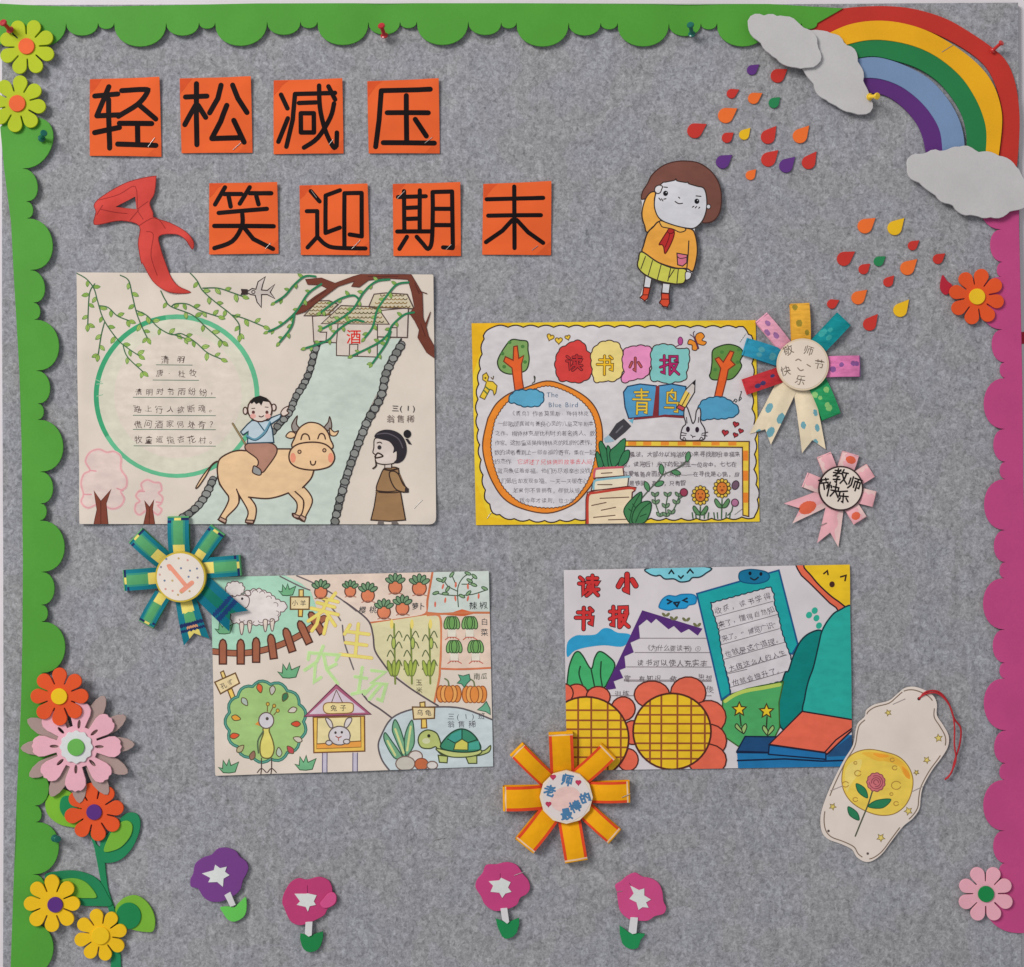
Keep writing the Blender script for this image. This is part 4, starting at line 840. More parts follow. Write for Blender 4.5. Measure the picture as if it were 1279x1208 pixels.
inn = B1(240, 128) + B2(600, 125, 1060, 125, 1135, 195, 1148, 500, 1140, 740) + B4(1170, 130, 1160, 430, 1190, 640, 1170, 800, 850, 815, 330, 815) + B3(1000, 858, 700, 878, 400, 860, 260, 815, 190, 700, 150, 450, 130, 260, 115, 50) + B1(110, 850, 120, 620, 150, 350, 170, 200)
P = bumpy(inn, 19, 2.6); m.fill(P, WP); m.line(P, (60, 44, 40), 1.1, False, True); m.done()
for k, (ctr, tr, sp) in enumerate(((B1(290, 380, 350, 280, 400, 232, 470, 238, 530, 250, 535, 320, 545, 400, 525, 480, 470, 510, 380, 522, 310, 495, 280, 440), B1(425, 660, 400, 470, 330, 415, 345, 375, 410, 405, 415, 290, 445, 285, 458, 390, 500, 365, 480, 440, 485, 560, 500, 655), ((380, 255), (490, 290), (320, 350), (335, 460), (510, 420))),
                                  (B2(815, 480, 805, 510, 830, 540, 900, 540, 990, 530, 1060, 440, 1050, 390, 1075, 330, 1040, 280, 960, 258, 880, 275, 830, 310, 825, 400), B2(845, 675, 895, 450, 850, 375, 880, 360, 915, 400, 970, 310, 1000, 320, 975, 385, 1010, 420, 955, 460, 940, 540, 905, 675), ((905, 320), (1040, 300), (850, 460), (1030, 400))))):
    m = s.motif('orange_tree'); m.shape(ctr, (124, 158, 92) if k == 0 else (98, 138, 68), (48, 60, 40), 1.1)
    for a in sp: m.oval(*((B1 if k == 0 else B2)(*a)[0]), 2.4, 2.2, (76, 122, 62))
    m.shape(tr, (220, 96, 46), (120, 52, 36), 1.0, False); m.done()
m = s.motif('writing_ring')
o = smooth(B1(370, 690, 500, 640, 690, 580, 850, 620, 1000, 700, 1090, 790, 1140, 900) + B3(1160, 150, 1150, 320, 1110, 500, 1020, 640, 900, 750, 700, 815, 480, 775, 330, 690, 230, 540, 170, 370, 155, 220, 190, 50) + B1(210, 870, 270, 770))
i_ = smooth(B1(400, 720, 520, 670, 690, 618, 850, 660, 980, 740, 1060, 830, 1100, 930) + B3(1110, 150, 1105, 320, 1060, 500, 980, 640, 870, 745, 700, 775, 500, 742, 370, 650, 290, 540, 235, 370, 220, 220, 250, 50) + B1(270, 880, 320, 800))
m.fill(o, (228, 134, 48)); m.line(o, (96, 60, 42), 1.1, False, True); ii = bumpy(i_, 5, -.9); m.fill(ii, (206, 201, 204)); m.line(ii, (96, 60, 42), .8, False, True); m.done()
m = s.motif('blue_cloud'); m.shape(cloudy(B1(375, 735, 400, 690, 450, 660, 520, 660, 570, 652, 620, 665, 660, 690, 660, 745, 625, 785, 560, 792, 490, 790, 430, 765, 390, 760)), (92, 162, 192), (42, 74, 96), 1.0, False); m.done()
m = s.motif('blue_cloud'); m.shape(cloudy(B2(712, 790, 740, 720, 800, 690, 870, 680, 930, 690, 990, 725, 1035, 770, 1020, 820, 970, 840, 900, 850, 820, 850, 750, 860, 725, 830)), (82, 152, 186), (42, 74, 96), 1.0, False); m.done()
m = s.motif('english_title'); m.text('The', *B1(690, 695)[0], 8.6, (70, 100, 128), 0, 5.4, .03); m.text('Blue Bird', *B1(705, 780)[0], 8.6, (70, 100, 128), 0, 5.0, .03); m.done()
rows = ['《青鸟》作者莫里斯·梅特林克，是', '一部歌颂真诚与善良心灵的儿童文学剧本', '之作。梅特林克是比利时的著名诗人、散文家、剧', '作家。这部童话是梅特林克的戏剧代表作，让', '数的读者看到上一部幸福的奇书，集在一起', '的杰作。', '蓝鸟象征着幸福，他们历尽艰辛也没找到', '们最后却发现幸福，一天一天暖在心', '如果你不曾拥有，那就从现在', '我今年才读到，也少羡慕']
ys = [855, 940, 1020, 1100, 1180, 1255, 1335, 1420, 1500, 1585]
lf = [(385, 1050), (280, 1090), (260, 1100), (255, 1100), (255, 1100), (255, 400), (280, 1060), (310, 1040), (410, 980), (465, 930)]
for tx, y, (a, b) in zip(rows, ys, lf):
    m = s.motif('writing_line'); (x0, yy), (x1, _) = B1(a, y, b, y); tx = tx[:int((x1 - x0) / 6.6)]; m.text(tx, x0 + 3, yy, 6.9, (112, 104, 108), 0, (x1 - x0) / len(tx), .09); m.done()
m = s.motif('red_writing_line'); m.text('它讲述了兄妹俩的故事去人间', *B1(470, 1260)[0], 6.9, (212, 104, 112), 0, 7.2, .08); m.done()
for nm, P, c, ch, xy, sz, cc in (('title_bubble', B1(770, 480, 768, 410, 800, 320, 860, 280, 940, 243, 1000, 265, 1030, 330, 1078, 380, 1075, 460, 1055, 540, 1000, 580, 940, 592, 870, 578, 800, 570), (204, 66, 62), '读', B1(920, 425), 22, (180, 48, 50)),
                             ('title_bubble', B1(1075, 480, 1068, 350, 1110, 285, 1170, 250, 1240, 248, 1300, 275, 1330, 360, 1345, 430, 1320, 520, 1265, 575, 1180, 578, 1100, 585), (226, 204, 128), '书', B1(1185, 445), 25, (228, 178, 40)),
                             ('title_bubble', B2(100, 545, 125, 480, 112, 400, 130, 300, 190, 280, 260, 270, 335, 290, 345, 370, 325, 450, 310, 500, 270, 525, 190, 540, 140, 560), (232, 142, 184), '小', B2(212, 420), 19, (180, 84, 84)),
                             ('title_bubble', B2(332, 520, 345, 440, 340, 330, 370, 275, 430, 260, 510, 270, 560, 300, 630, 295, 640, 380, 620, 480, 610, 540, 540, 555, 470, 570, 410, 550, 360, 550), (128, 190, 186), '报', B2(485, 420), 27, (170, 42, 100))):
    m = s.motif(nm); m.shape(bumpy(smooth(P), 11, 1.2), c, (70, 48, 46), .9, False); m.brush(ch, *xy[0], sz, cc, 2.2, (70, 30, 36), 1.6); m.done()
m = s.motif('heart_row')
def heart(m, x, y, r, c, lc=(70, 50, 40), rot=0):
    P = []
    for i in range(20):
        a = 2 * math.pi * i / 20; u = 16 * math.sin(a) ** 3 / 16; v = -(13 * math.cos(a) - 5 * math.cos(2 * a) - 2 * math.cos(3 * a) - math.cos(4 * a)) / 16; k = math.radians(rot)
        P.append((x + r * (u * math.cos(k) - v * math.sin(k)), y + r * (u * math.sin(k) + v * math.cos(k))))
    m.fill(P, c); m.line(P, lc, .8, False, True)
for x, y, r, a in ((722, 212, 4.6, 20), (793, 240, 4.6, 0), (868, 214, 3.4, -15)): heart(m, *B1(x, y)[0], r, (224, 186, 64), (110, 84, 40), a)
m.done()
m = s.motif('red_hearts')
for x, y, r, a in ((930, 132, 4.2, 10), (1015, 65, 3.8, 15), (1055, 118, 3.2, 20), (1012, 150, 3.2, 20)): heart(m, *B4(x, y)[0], r, (178, 54, 62), (90, 40, 44), a)
m.done()
m = s.motif('yellow_bird'); m.shape(B1(155, 530, 185, 510, 205, 545, 195, 580, 240, 585, 275, 620, 265, 680, 250, 700, 240, 660, 215, 650, 170, 735, 130, 715, 170, 640, 185, 590, 155, 570), (222, 188, 60), (96, 76, 36), .8, False); m.line(B1(165, 660, 195, 690), (84, 110, 60), 1.2); m.line(B1(180, 630, 210, 655), (84, 110, 60), 1.2); m.oval(*B1(177, 555)[0], 1.2, 1.2, (80, 60, 40)); m.line(B1(225, 550, 240, 565, 245, 540), (96, 76, 36), .8); m.done()
m = s.motif('butterfly')
for P in ((690, 230, 700, 180, 740, 165, 765, 195, 745, 225, 780, 240, 760, 265, 715, 255), (685, 235, 645, 220, 632, 255, 665, 265, 668, 300, 700, 305, 712, 270)): m.shape(B2(*P), (230, 138, 48), (80, 50, 36), .8)
m.line(B2(685, 205, 700, 245, 715, 290), (90, 50, 70), 1.6); m.line(B2(685, 205, 675, 170, 685, 155), (90, 60, 80), .7); m.line(B2(680, 205, 665, 190, 650, 182), (90, 60, 80), .7)
m.oval(*B2(572, 232)[0], 3, 5, (176, 80, 140), (110, 50, 90), .7); m.line(B2(560, 265, 540, 275), (110, 50, 90), .8); m.done()
m = s.motif('open_book'); m.shape(B2(118, 640, 150, 595, 250, 575, 380, 590, 380, 830, 280, 838, 160, 850, 130, 760), (82, 146, 186), (40, 60, 86), 1.1, False); m.shape(B2(400, 590, 500, 575, 615, 595, 625, 700, 610, 830, 500, 825, 395, 832), (82, 146, 186), (40, 60, 86), 1.1, False)
m.fill(B2(378, 590, 405, 590, 395, 830, 350, 832), (126, 48, 52)); m.fill(B2(150, 850, 380, 830, 450, 818, 600, 832, 600, 848, 440, 838, 200, 862), (126, 48, 52))
m.brush('青', *B2(262, 715)[0], 33, (222, 186, 66), 2.2, (44, 44, 40), 1.3, 0, .78); m.brush('鸟', *B2(505, 715)[0], 31, (216, 180, 66), 2.1, (44, 44, 40), 1.3, 0, .72); m.done()
m = s.motif('pencil'); m.shape(B2(560, 735, 620, 615, 690, 545, 685, 640, 610, 765), (206, 196, 190), (50, 44, 44), .9, False); m.fill(B2(560, 735, 615, 625, 655, 660, 608, 765), (226, 192, 92)); m.line(B2(585, 745, 640, 645), (60, 50, 40), .8); m.fill(B2(665, 570, 692, 542, 690, 590), (44, 40, 44)); m.shape(B2(540, 765, 560, 738, 612, 765, 590, 790), (196, 74, 84), (60, 44, 44), .8, False); m.done()
m = s.motif('pen'); m.fill(B4(0, 150, 60, 60, 120, 20, 180, 80, 130, 130, 50, 195), (66, 64, 68)); m.fill(B4(-40, 180, 0, 150, 45, 200, 0, 210, -30, 210), (150, 176, 190)); m.fill(B4(160, 35, 200, 15, 190, 60), (110, 170, 190)); m.line(B4(60, 130, 110, 80), (110, 108, 112), 1.2); m.done()
m = s.motif('peeping_rabbit'); m.shape(B4(590, 190, 575, 150, 590, 90, 615, 60, 600, 0, 605, -60, 625, -70, 650, 0, 670, 58, 690, 30, 700, -40, 725, -65, 735, -20, 732, 40, 765, 100, 768, 150, 745, 190), (204, 198, 200), (60, 54, 58), 1.0)
for x, y in ((632, 105), (706, 108)): m.oval(*B4(x, y)[0], 2.5, 3.6, (46, 34, 46))
for b in ((655, 150, 672, 162, 690, 160), (670, 162, 670, 172), (580, 130, 620, 140), (582, 155, 615, 152), (790, 128, 745, 138), (785, 158, 740, 150), (625, 55, 620, 10), (715, 50, 718, 10), (590, 190, 600, 170, 615, 185), (725, 185, 740, 168, 755, 185)): m.line(B4(*b), (70, 60, 62), .8)
m.done()
m = s.motif('chequered_frame'); OY = (234, 192, 70)
m.shape(B4(95, 198, 1122, 202, 1118, 800, 1072, 790, 1068, 248, 95, 240), OY, (90, 60, 40), 1.0, False)
for x in (155, 275, 415, 550, 670, 820, 955): m.fill(B4(x, 204, x + 65, 204, x + 65, 234, x, 234), (228, 138, 52))
for y in (275, 435, 610): m.fill(B4(1074, y, 1113, y, 1113, y + 80, 1074, y + 80), (226, 128, 50))
m.done()
for tx, y, a, b in (('的魔法，大部分以纯洁的心来寻找那份幸福来面', 305, 120, 1055), ('家，读完后！光下的起源是一位房中，七七在保罗等', 385, 110, 1025), ('在爱着善良而的人相信——在寻找是心路，自', 462, 110, 1050), ('月是铁骑，真正，只有智慧', 535, 120, 620)):
    m = s.motif('writing_line'); (x0, yy), (x1, _) = B4(a, y, b, y); tx = tx[:int((x1 - x0) / 7)]; m.text(tx, x0 + 3, yy, 7.2, (116, 106, 110), 0, (x1 - x0) / len(tx), .09); m.done()
m = s.motif('curling_sprig'); m.line(B4(260, 660, 330, 580, 400, 510, 430, 470, 520, 430, 590, 390, 625, 340), (90, 96, 84), 1.1)
for x, y, a, L in ((625, 365, -80, 13), (500, 440, 15, 12), (425, 465, -95, 13), (370, 555, -25, 12), (320, 600, -110, 13)): 
    r = math.radians(a); P = [B4(x, y)[0]]; x, y = P[0]; P = [(x + math.cos(r) * L * d - math.sin(r) * e, y + math.sin(r) * L * d + math.cos(r) * e) for d, e in ((0, 0), (.3, 2.6), (.7, 2.8), (1, 0), (.7, -2.8), (.3, -2.6))]; m.shape(P, (86, 140, 96), (50, 70, 54), .7)
m.done()
m = s.motif('cactus_leaves'); 
for b in ((1130, 440, 1105, 330, 1120, 300, 1170, 400), (1180, 435, 1130, 260, 1150, 210, 1200, 300, 1220, 420), (1215, 430, 1195, 270, 1220, 265, 1260, 420), (1250, 430, 1220, 310, 1270, 250, 1350, 190, 1330, 330), (1290, 430, 1330, 310, 1385, 290, 1370, 380)): m.shape(B3(*b), (58, 122, 82), (30, 62, 44), .8)
m.done()
m = s.motif('book_stack'); 
m.shape(B3(1085, 520, 1090, 455, 1120, 435, 1330, 425, 1340, 500), (228, 208, 180), (90, 50, 50), .9, False); m.line(B3(1090, 510, 1095, 460, 1125, 440, 1330, 428), (196, 90, 104), 1.8)
m.shape(B3(1065, 625, 1080, 560, 1120, 530, 1380, 500, 1370, 600), (226, 212, 186), (70, 60, 60), .9, False); m.line(B3(1085, 610, 1090, 560, 1125, 535, 1385, 508), (128, 178, 190), 2.6)
m.shape(B3(1020, 920, 1022, 700, 1035, 640, 1100, 625, 1370, 590, 1440, 600, 1430, 625, 1410, 640, 1400, 760, 1415, 920), (228, 206, 174), (96, 40, 38), 1.0, False); m.line(B3(1035, 905, 1035, 720, 1050, 655, 1120, 640, 1370, 605, 1430, 612), (190, 66, 54), 3.0)
for b in ((1070, 750, 1190, 725), (1150, 790, 1270, 765), (1085, 850, 1265, 832), (1210, 870, 1380, 865), (1140, 690, 1380, 680), (1150, 480, 1240, 475), (1120, 575, 1240, 575)): m.line(B3(*b), (110, 84, 70), .9)
m.done()
m = s.motif('bottom_leaves'); 
for b in ((165, 850, 120, 760, 165, 680, 260, 605, 250, 720, 200, 840), (190, 850, 200, 760, 260, 690, 335, 685, 330, 770, 280, 850)): m.shape(B4(*b), (66, 122, 78), (34, 64, 44), .9)
for b in ((165, 845, 190, 730, 250, 620), (215, 845, 260, 750, 330, 690), (160, 740, 185, 760), (190, 700, 215, 730), (250, 800, 300, 780)): m.line(B4(*b), (38, 76, 50), .8)
m.done()
for b, nm in (((410, 800, 375, 700, 370, 640, 375, 690), 'leafy_sprig'), ((460, 800, 455, 730, 470, 640), 'leafy_sprig'), ((500, 780, 540, 700, 560, 640), 'leafy_sprig')):
    m = s.motif(nm); P = B4(*b); m.line(P[:3], (70, 96, 70), .9)
    for (x, y) in P[:3]:
        for a in (-130, -50): 
            r = math.radians(a); L = 7; m.shape([(x + math.cos(r) * L * d - math.sin(r) * e, y + math.sin(r) * L * d + math.cos(r) * e) for d, e in ((0, 0), (.5, 1.9), (1, 0), (.5, -1.9))], (112, 140, 108), (60, 76, 60), .6)
    m.done()
m = s.motif('rose_bud'); m.oval(*B4(600, 608)[0], 4.6, 4.8, (150, 62, 84), (80, 40, 50), .8); m.line(B4(560, 660, 590, 640), (70, 96, 70), .9); m.done(); m = s.motif('tulip_bud'); m.oval(*B4(1008, 690)[0], 4.4, 4.6, (170, 110, 140), (80, 50, 66), .8); m.line(B4(990, 720, 980, 760, 950, 790), (70, 90, 66), .9); m.done(); m = s.motif('dark_bud'); m.oval(*B4(1012, 550)[0], 4.2, 5.6, (110, 84, 100), (70, 56, 66), .8, 20); m.done()
for x, y in ((732, 632), (905, 575)):
    m = s.motif('sunflower'); c = B4(x, y)[0]
    for k in range(12):
        a = 2 * math.pi * k / 12; m.oval(c[0] + 8.4 * math.cos(a), c[1] + 9.6 * math.sin(a), 2.7, 2.3, (220, 184, 72), (76, 60, 40), .7, math.degrees(a))
    m.oval(*c, 6.6, 7.8, (206, 118, 52), (76, 50, 36), .8)
    for dx in (-2.4, 2.4): m.oval(c[0] + dx, c[1] - 2, .8, .9, (80, 44, 36))
    m.oval(c[0], c[1] + 2.6, 2, 1.5, (150, 64, 44))
    f = B4(x, y + 90, x - 5, 815); m.line(f, (66, 100, 64), 1.1, False)
    for sg in (-1, 1): m.shape(B4(x, y + 150, x + sg * 45, y + 85, x + sg * 60, y + 105, x + sg * 35, y + 150), (92, 134, 90), (46, 66, 48), .7)
    for dx in (-60, -35, 30, 60): m.line(B4(x + dx, 815, x + dx * 1.1, 770), (66, 96, 64), 1.0)
    m.done()
m = s.motif('musical_curl'); m.line(B2(995, 715, 1010, 695, 1025, 705, 1015, 720, 1005, 705), (70, 70, 70), .8); m.line(B2(1040, 710, 1060, 690, 1050, 680, 1040, 700, 1060, 640, 1055, 635), (70, 70, 70), .8); m.line(B1(570, 600, 590, 580, 585, 540, 595, 550, 590, 590), (70, 70, 60), .8); m.done()
staple(*B2(1045, 240, 1095, 170), t, cu); staple(*B3(190, 860, 225, 810), t, cu); staple(*B4(1005, 785, 1065, 740), t, cu)

# ------------------------------------------------------------------ farm sheet
C1 = Z(255, 705, 6.732); C2 = Z(430, 705, 6.732); C3 = Z(255, 830, 6.732); C4 = Z(430, 830, 6.732)
t = thing('farm_drawing', 'cream farm drawing with sheep, peacock, rabbit hutch, turtle pond and vegetable plots', 'drawing', 440, 840, 'drawings pinned to the board')
q = [(263.5, 721), (610.5, 713), (616, 957), (269.5, 968.5)]
cu = Curl(1.3, [(430, 840, 3.5, 120, 90), (600, 730, 3, 40, 30), (280, 950, 3, 40, 30), (430, 965, 3, 90, 20)])
paper(t, q, cu, (216, 202, 188), (1, 1, 6, 2))
s = Sheet(t, cu, q); D = (80, 62, 58)
m = s.motif('pasture'); m.fill(C1(30, 80, 660, 80, 820, 160, 900, 230, 960, 400, 850, 600, 560, 680, 300, 740, 60, 720), (166, 206, 182)); m.done()
m = s.motif('carrot_bed'); m.fill(C2(-400, 40, 745, 40, 690, 420, 220, 490, 100, 380, -100, 240, -390, 90), (222, 200, 184)); m.line(C2(745, 55, 700, 300, 685, 415, 500, 455, 220, 490), (196, 112, 76), 1.8); m.done()
m = s.motif('chilli_bed'); m.fill(C2(755, 40, 1230, 40, 1230, 400, 970, 410, 700, 405), (196, 204, 196)); m.fill(C2(860, 425, 930, 395, 990, 375, 1110, 408, 1000, 435), (200, 100, 60)); m.line(C2(690, 405, 820, 415, 1000, 405, 1230, 405), (200, 118, 80), 1.8); m.done()
m = s.motif('maize_bed'); m.fill(C2(225, 495, 690, 425, 800, 440, 815, 700, 800, 930) + C4(800, 150, 760, 320, 560, 190, 330, -10) + C2(380, 905, 260, 740), (214, 204, 162)); m.line(C2(700, 425, 790, 425, 815, 500, 815, 700, 805, 870) + C4(800, 110, 760, 310), (206, 124, 84), 1.8); m.done()
m = s.motif('cabbage_bed'); m.fill(C2(825, 440, 1235, 425, 1240, 865, 820, 875), (222, 196, 178)); m.line(C2(820, 875, 1000, 880, 1240, 868), (204, 116, 80), 1.6); m.done()
m = s.motif('track_edge')
for b in ((640, 100, 800, 180, 890, 215), (780, 95, 950, 170, 1150, 290, 1280, 390), (945, 250, 1080, 370, 1150, 470), (1165, 510, 1180, 640, 1210, 740, 1260, 880)): m.line(C1(*b), (110, 100, 102), 1.2)
m.done(); m = s.motif('track_edge'); m.line(C2(0, 310, 100, 380, 210, 480, 245, 600, 260, 720, 330, 830, 400, 920) + C4(440, 110, 560, 200, 700, 290, 790, 345), (92, 80, 84), 1.4); m.done(); m = s.motif('track_edge'); m.line(C4(150, 235, 210, 310, 300, 370, 400, 445), (92, 80, 84), 1.4)
m.done()
m = s.motif('sheep'); P = C1(230, 380, 250, 330, 320, 270, 400, 215, 470, 210, 560, 250, 600, 290, 640, 310, 690, 330, 690, 375, 640, 400, 620, 460, 590, 490, 500, 500, 420, 505, 300, 490, 240, 485, 228, 430)
P = bumpy(P, 7, 1.6); m.fill(P, (218, 208, 204)); m.line(P, (112, 92, 92), .8, False, True)
for x, y in ((318, 540), (385, 525), (517, 515), (575, 510)): m.shape(C1(x - 18, y - 45, x + 18, y - 45, x + 8, y + 40, x - 8, y + 40), (214, 200, 186), (112, 92, 92), .8)
m.shape(C1(240, 270, 300, 255, 370, 270, 382, 310, 360, 360, 300, 370, 250, 330), (220, 208, 204), (112, 92, 92), .8); P = bumpy(C1(185, 215, 200, 165, 260, 145, 320, 165, 340, 210, 310, 250, 250, 262, 200, 245), 6, 1.5); m.fill(P, (220, 210, 206)); m.line(P, (112, 92, 92), .8, False, True)
[m.line(ellipse(*C1(x_, y_)[0], 3.4, 3, 0, 6, a_, a_ + 170), (128, 108, 106), .6, False) for x_, y_, a_ in ((430, 235, 180), (490, 245, 190), (545, 285, 200), (600, 340, 230), (610, 410, 260), (560, 460, 0), (480, 470, 10), (400, 475, 0), (320, 460, 20))]; m.oval(*C1(370, 240)[0], 4, 3.2, (220, 208, 204), (112, 92, 92), .8, 35); m.oval(*C1(322, 288)[0], 1.6, 1.7, (70, 62, 66)); m.done()
def tuft(fr, x, y, k=1.0):
    m = s.motif('grass_tuft'); P = fr(x - 85 * k, y - 10 * k, x - 50 * k, y, x - 45 * k, y - 70 * k, x - 15 * k, y - 25 * k, x + 5 * k, y - 80 * k, x + 20 * k, y - 25 * k, x + 85 * k, y - 55 * k, x + 55 * k, y + 30 * k, x + 5 * k, y + 38 * k, x - 45 * k, y + 35 * k); m.shape(P, (112, 170, 126), (60, 90, 66), .8, False); m.done()
tuft(C1, 700, 230, .85); tuft(C1, 170, 550, .9); tuft(C3, 715, 70, 1.1); tuft(C3, 210, 870, 1); tuft(C3, 855, 845, 1.05)
def sign(c1, c2, c3, txt, tp, rot, sz=7.5, pit=10):
    m = s.motif('name_sign'); YL = (226, 196, 120)
    m.shape(c2, YL, (110, 80, 50), 1.0, False); m.shape(c3, (230, 190, 96), (110, 80, 50), 1.0, False); m.shape(c1, (226, 204, 158), (110, 80, 50), 1.2, False); m.text(txt, *tp, sz, (70, 66, 66), rot, pit, .04, .005, 1, True); m.done()
sign(C1(728, 272, 888, 272, 885, 376, 728, 376), C1(800, 212, 836, 212, 836, 272, 800, 272), C1(795, 376, 832, 376, 828, 438, 795, 436), '小羊', C1(800, 325)[0], 0, 8)
sign(C3(92, 148, 265, 70, 300, 155, 140, 245), C3(140, 65, 165, 52, 185, 105, 158, 118), C3(200, 215, 235, 198, 270, 290, 235, 305), '孔雀', C3(195, 163)[0], -26, 8)
m = s.motif('paddock_fence'); FB = (160, 98, 74); FD = (84, 50, 42)
rail = smooth(C1(75, 730, 250, 745, 420, 735, 600, 690, 740, 630, 860, 560, 1010, 450), False); m.line(rail, FD, 8.4, False); m.line(rail, FB, 6.2, False)
for x, y, a in ((160, 735, 0), (310, 735, 0), (440, 720, 0), (575, 690, -8), (715, 635, -18), (845, 570, -25), (945, 490, -32)):
    c = C1(x, y)[0]; r = math.radians(a); m.shape([(c[0] + u * math.cos(r) - v * math.sin(r), c[1] + u * math.sin(r) + v * math.cos(r)) for u, v in ((-4.4, 15), (-4.6, -9), (-3, -14), (0, -16), (3, -14), (4.6, -9), (4.4, 15))], FB, FD, 1.2, False)
m.done()
YH = (238, 204, 92)
m = s.motif('highlighter_title'); H = lambda *b: m.line(b[0], b[1], b[2], True)
for ch, x, y, k, c1, c2, rot, sx in (('养', 1015, 400, 56, (238, 210, 110), (232, 178, 104), 14, .72), ('生', 1285, 640, 46, (240, 212, 116), (232, 178, 104), 6, .95), ('农', 1000, 840, 52, (184, 214, 146), (206, 224, 180), 4, .95), ('场', 1400, 1000, 46, (184, 214, 146), (206, 224, 180), 8, 1.0)):
    m.brush(ch, *C1(x, y)[0], k, c1, 3.6, c2, .9, rot, sx)
m.done()
def carrot(x, y, k=1.0, fr=C2):
    m = s.motif('cherry_radish'); c = fr(x, y)[0]; m.oval(c[0], c[1], 8.6 * k, 9 * k, (216, 128, 92), (110, 66, 54), 1.0)
    for a in (-150, -122, -90, -60, -30): r = math.radians(a); m.oval(c[0] + 9 * k * math.cos(r), c[1] - 4 * k + 9.5 * k * math.sin(r) * .9, 5.2 * k, 2.7 * k, (116, 148, 112), (52, 74, 58), .8, a)
    m.line([(c[0] - 8 * k, c[1] + 9 * k), (c[0], c[1] + 7 * k), (c[0] + 9 * k, c[1] + 9 * k)], (170, 110, 90), .8); m.done()
for x, y, k in ((-195, 232, .9), (52, 225, .8), (200, 260, .95), (430, 190, .98), (632, 200, 1.02), (335, 400, .95), (490, 368, .95)): carrot(x, y, k)
for txt, x, y, v, sz, pit in (('樱桃', 155, 382, False, 9.5, 13), ('萝卜', 597, 350, False, 9, 8), ('辣椒', 1085, 345, False, 10, 13), ('白菜', 1178, 480, True, 9.5, 13.5)):
    m = s.motif('plot_name'); m.text(txt, *C2(x, y)[0], sz, (64, 66, 68), 0, pit, .04, .006, 1, False, v); m.done()
m = s.motif('plot_name'); m.text('玉米', *C4(630, 150)[0], 8.6, (80, 70, 50), 0, 9.5, .04, .004, 1, False, True); m.text('南瓜', *C4(1115, 100)[0], 8.6, (80, 80, 66), 0, 9, .04, .004); m.done()
m = s.motif('chilli_plant'); 
for b in ((960, 355, 955, 200, 1000, 110, 1060, 75), (955, 225, 870, 180, 830, 110), (958, 262, 850, 255, 770, 240), (958, 262, 1080, 250, 1190, 215), (990, 165, 1100, 165), (1040, 165, 1100, 90), (945, 180, 905, 90)): m.line(C2(*b), (76, 88, 70), .9)
for i, (x, y) in enumerate(((905, 85), (800, 130), (840, 130), (1040, 75), (1095, 100), (1090, 170), (770, 240), (850, 245), (1045, 240), (1180, 200), (990, 265), (1055, 135), (870, 205))): m.oval(*C2(x, y)[0], 4, 1.8, (130, 160, 120), (60, 84, 60), .7, random.uniform(-60, 60))
for x, y in ((830, 185), (938, 170), (765, 335), (850, 300), (935, 285), (1040, 285), (1130, 265), (1040, 185)): m.oval(*C2(x, y)[0], 1.3, 3.6, (206, 110, 90), None, 1, random.uniform(-20, 20))
m.done()
for x, y in ((905, 490), (1055, 490), (925, 690), (1105, 690)):
    m = s.motif('cabbage'); c = C2(x, y)[0]
    for dx in (-5, -1.6, 1.8, 5): m.line([(c[0] + dx * .8, c[1] + 7), (c[0] + dx, c[1] + 19)], (96, 96, 80), .9, False)
    m.fill([(c[0] - 5, c[1] + 7), (c[0] + 5, c[1] + 7), (c[0] + 5, c[1] + 18), (c[0] - 5, c[1] + 18)], (220, 212, 196))
    for dx, a in ((-6, 14), (6, -14), (-2.5, 5), (2.5, -5), (0, 0)): m.oval(c[0] + dx, c[1], 3.6, 8, (128, 170, 104) if dx else (112, 158, 90), (58, 84, 52), .8, a)
    m.line([(c[0] - 8, c[1] + 21), (c[0] - 4, c[1] + 18), (c[0] + 4, c[1] + 18), (c[0] + 9, c[1] + 21)], (190, 96, 80), .8, False); m.done()
for x in (420, 560, 715):
    m = s.motif('maize_plant'); m.line(C2(x, 500, x + 5, 700, x + 10, 1000), (128, 140, 74), 1.6)
    for dy, sg in ((560, 1), (590, -1), (650, 1), (720, -1), (800, 1), (830, -1)): m.line(C2(x + 5, dy + 60, x + 5 + sg * 35, dy, x + 5 + sg * 62, dy + 50), (92, 104, 66), .9)
    m.oval(*C2(x + 5 + (12 if x > 500 else -8), 660)[0], 2.4, 7, (170, 184, 92), (92, 104, 66), .7); m.oval(*C2(x - 20 + (30 if x > 500 else 0), 500)[0], 2.2, 6, (228, 204, 110))
    for k in (-35, 0, 30): m.oval(*C2(x + k, 870)[0], 2.4, 10, (160, 176, 80), (110, 122, 64), .7, k * .4)
    m.done()
for x, y in ((880, 245), (1095, 250)):
    m = s.motif('pumpkin'); c = C4(x, y)[0]
    for dx in (-10, 10, -5, 5, 0): m.oval(c[0] + dx, c[1], 5.4, 10.5, (220, 138, 70) if abs(dx) != 5 else (228, 162, 92), (150, 84, 48), .8)
    m.line([(c[0], c[1] - 10), (c[0] - 1, c[1] - 16), (c[0] - 5, c[1] - 19)], (110, 120, 80), 1.2); m.done()
m = s.motif('vine_leaf'); m.shape(C4(960, 85, 1000, 95, 1050, 80, 1060, 130, 1030, 160, 1010, 190, 985, 160, 950, 155, 980, 125), (90, 156, 124), (60, 96, 78), .7, False); m.done(); m = s.motif('vine_leaf'); m.shape(C4(1120, 380, 1160, 350, 1195, 310, 1225, 370, 1228, 420, 1190, 395), (104, 164, 134), (60, 96, 78), .7, False); m.done()
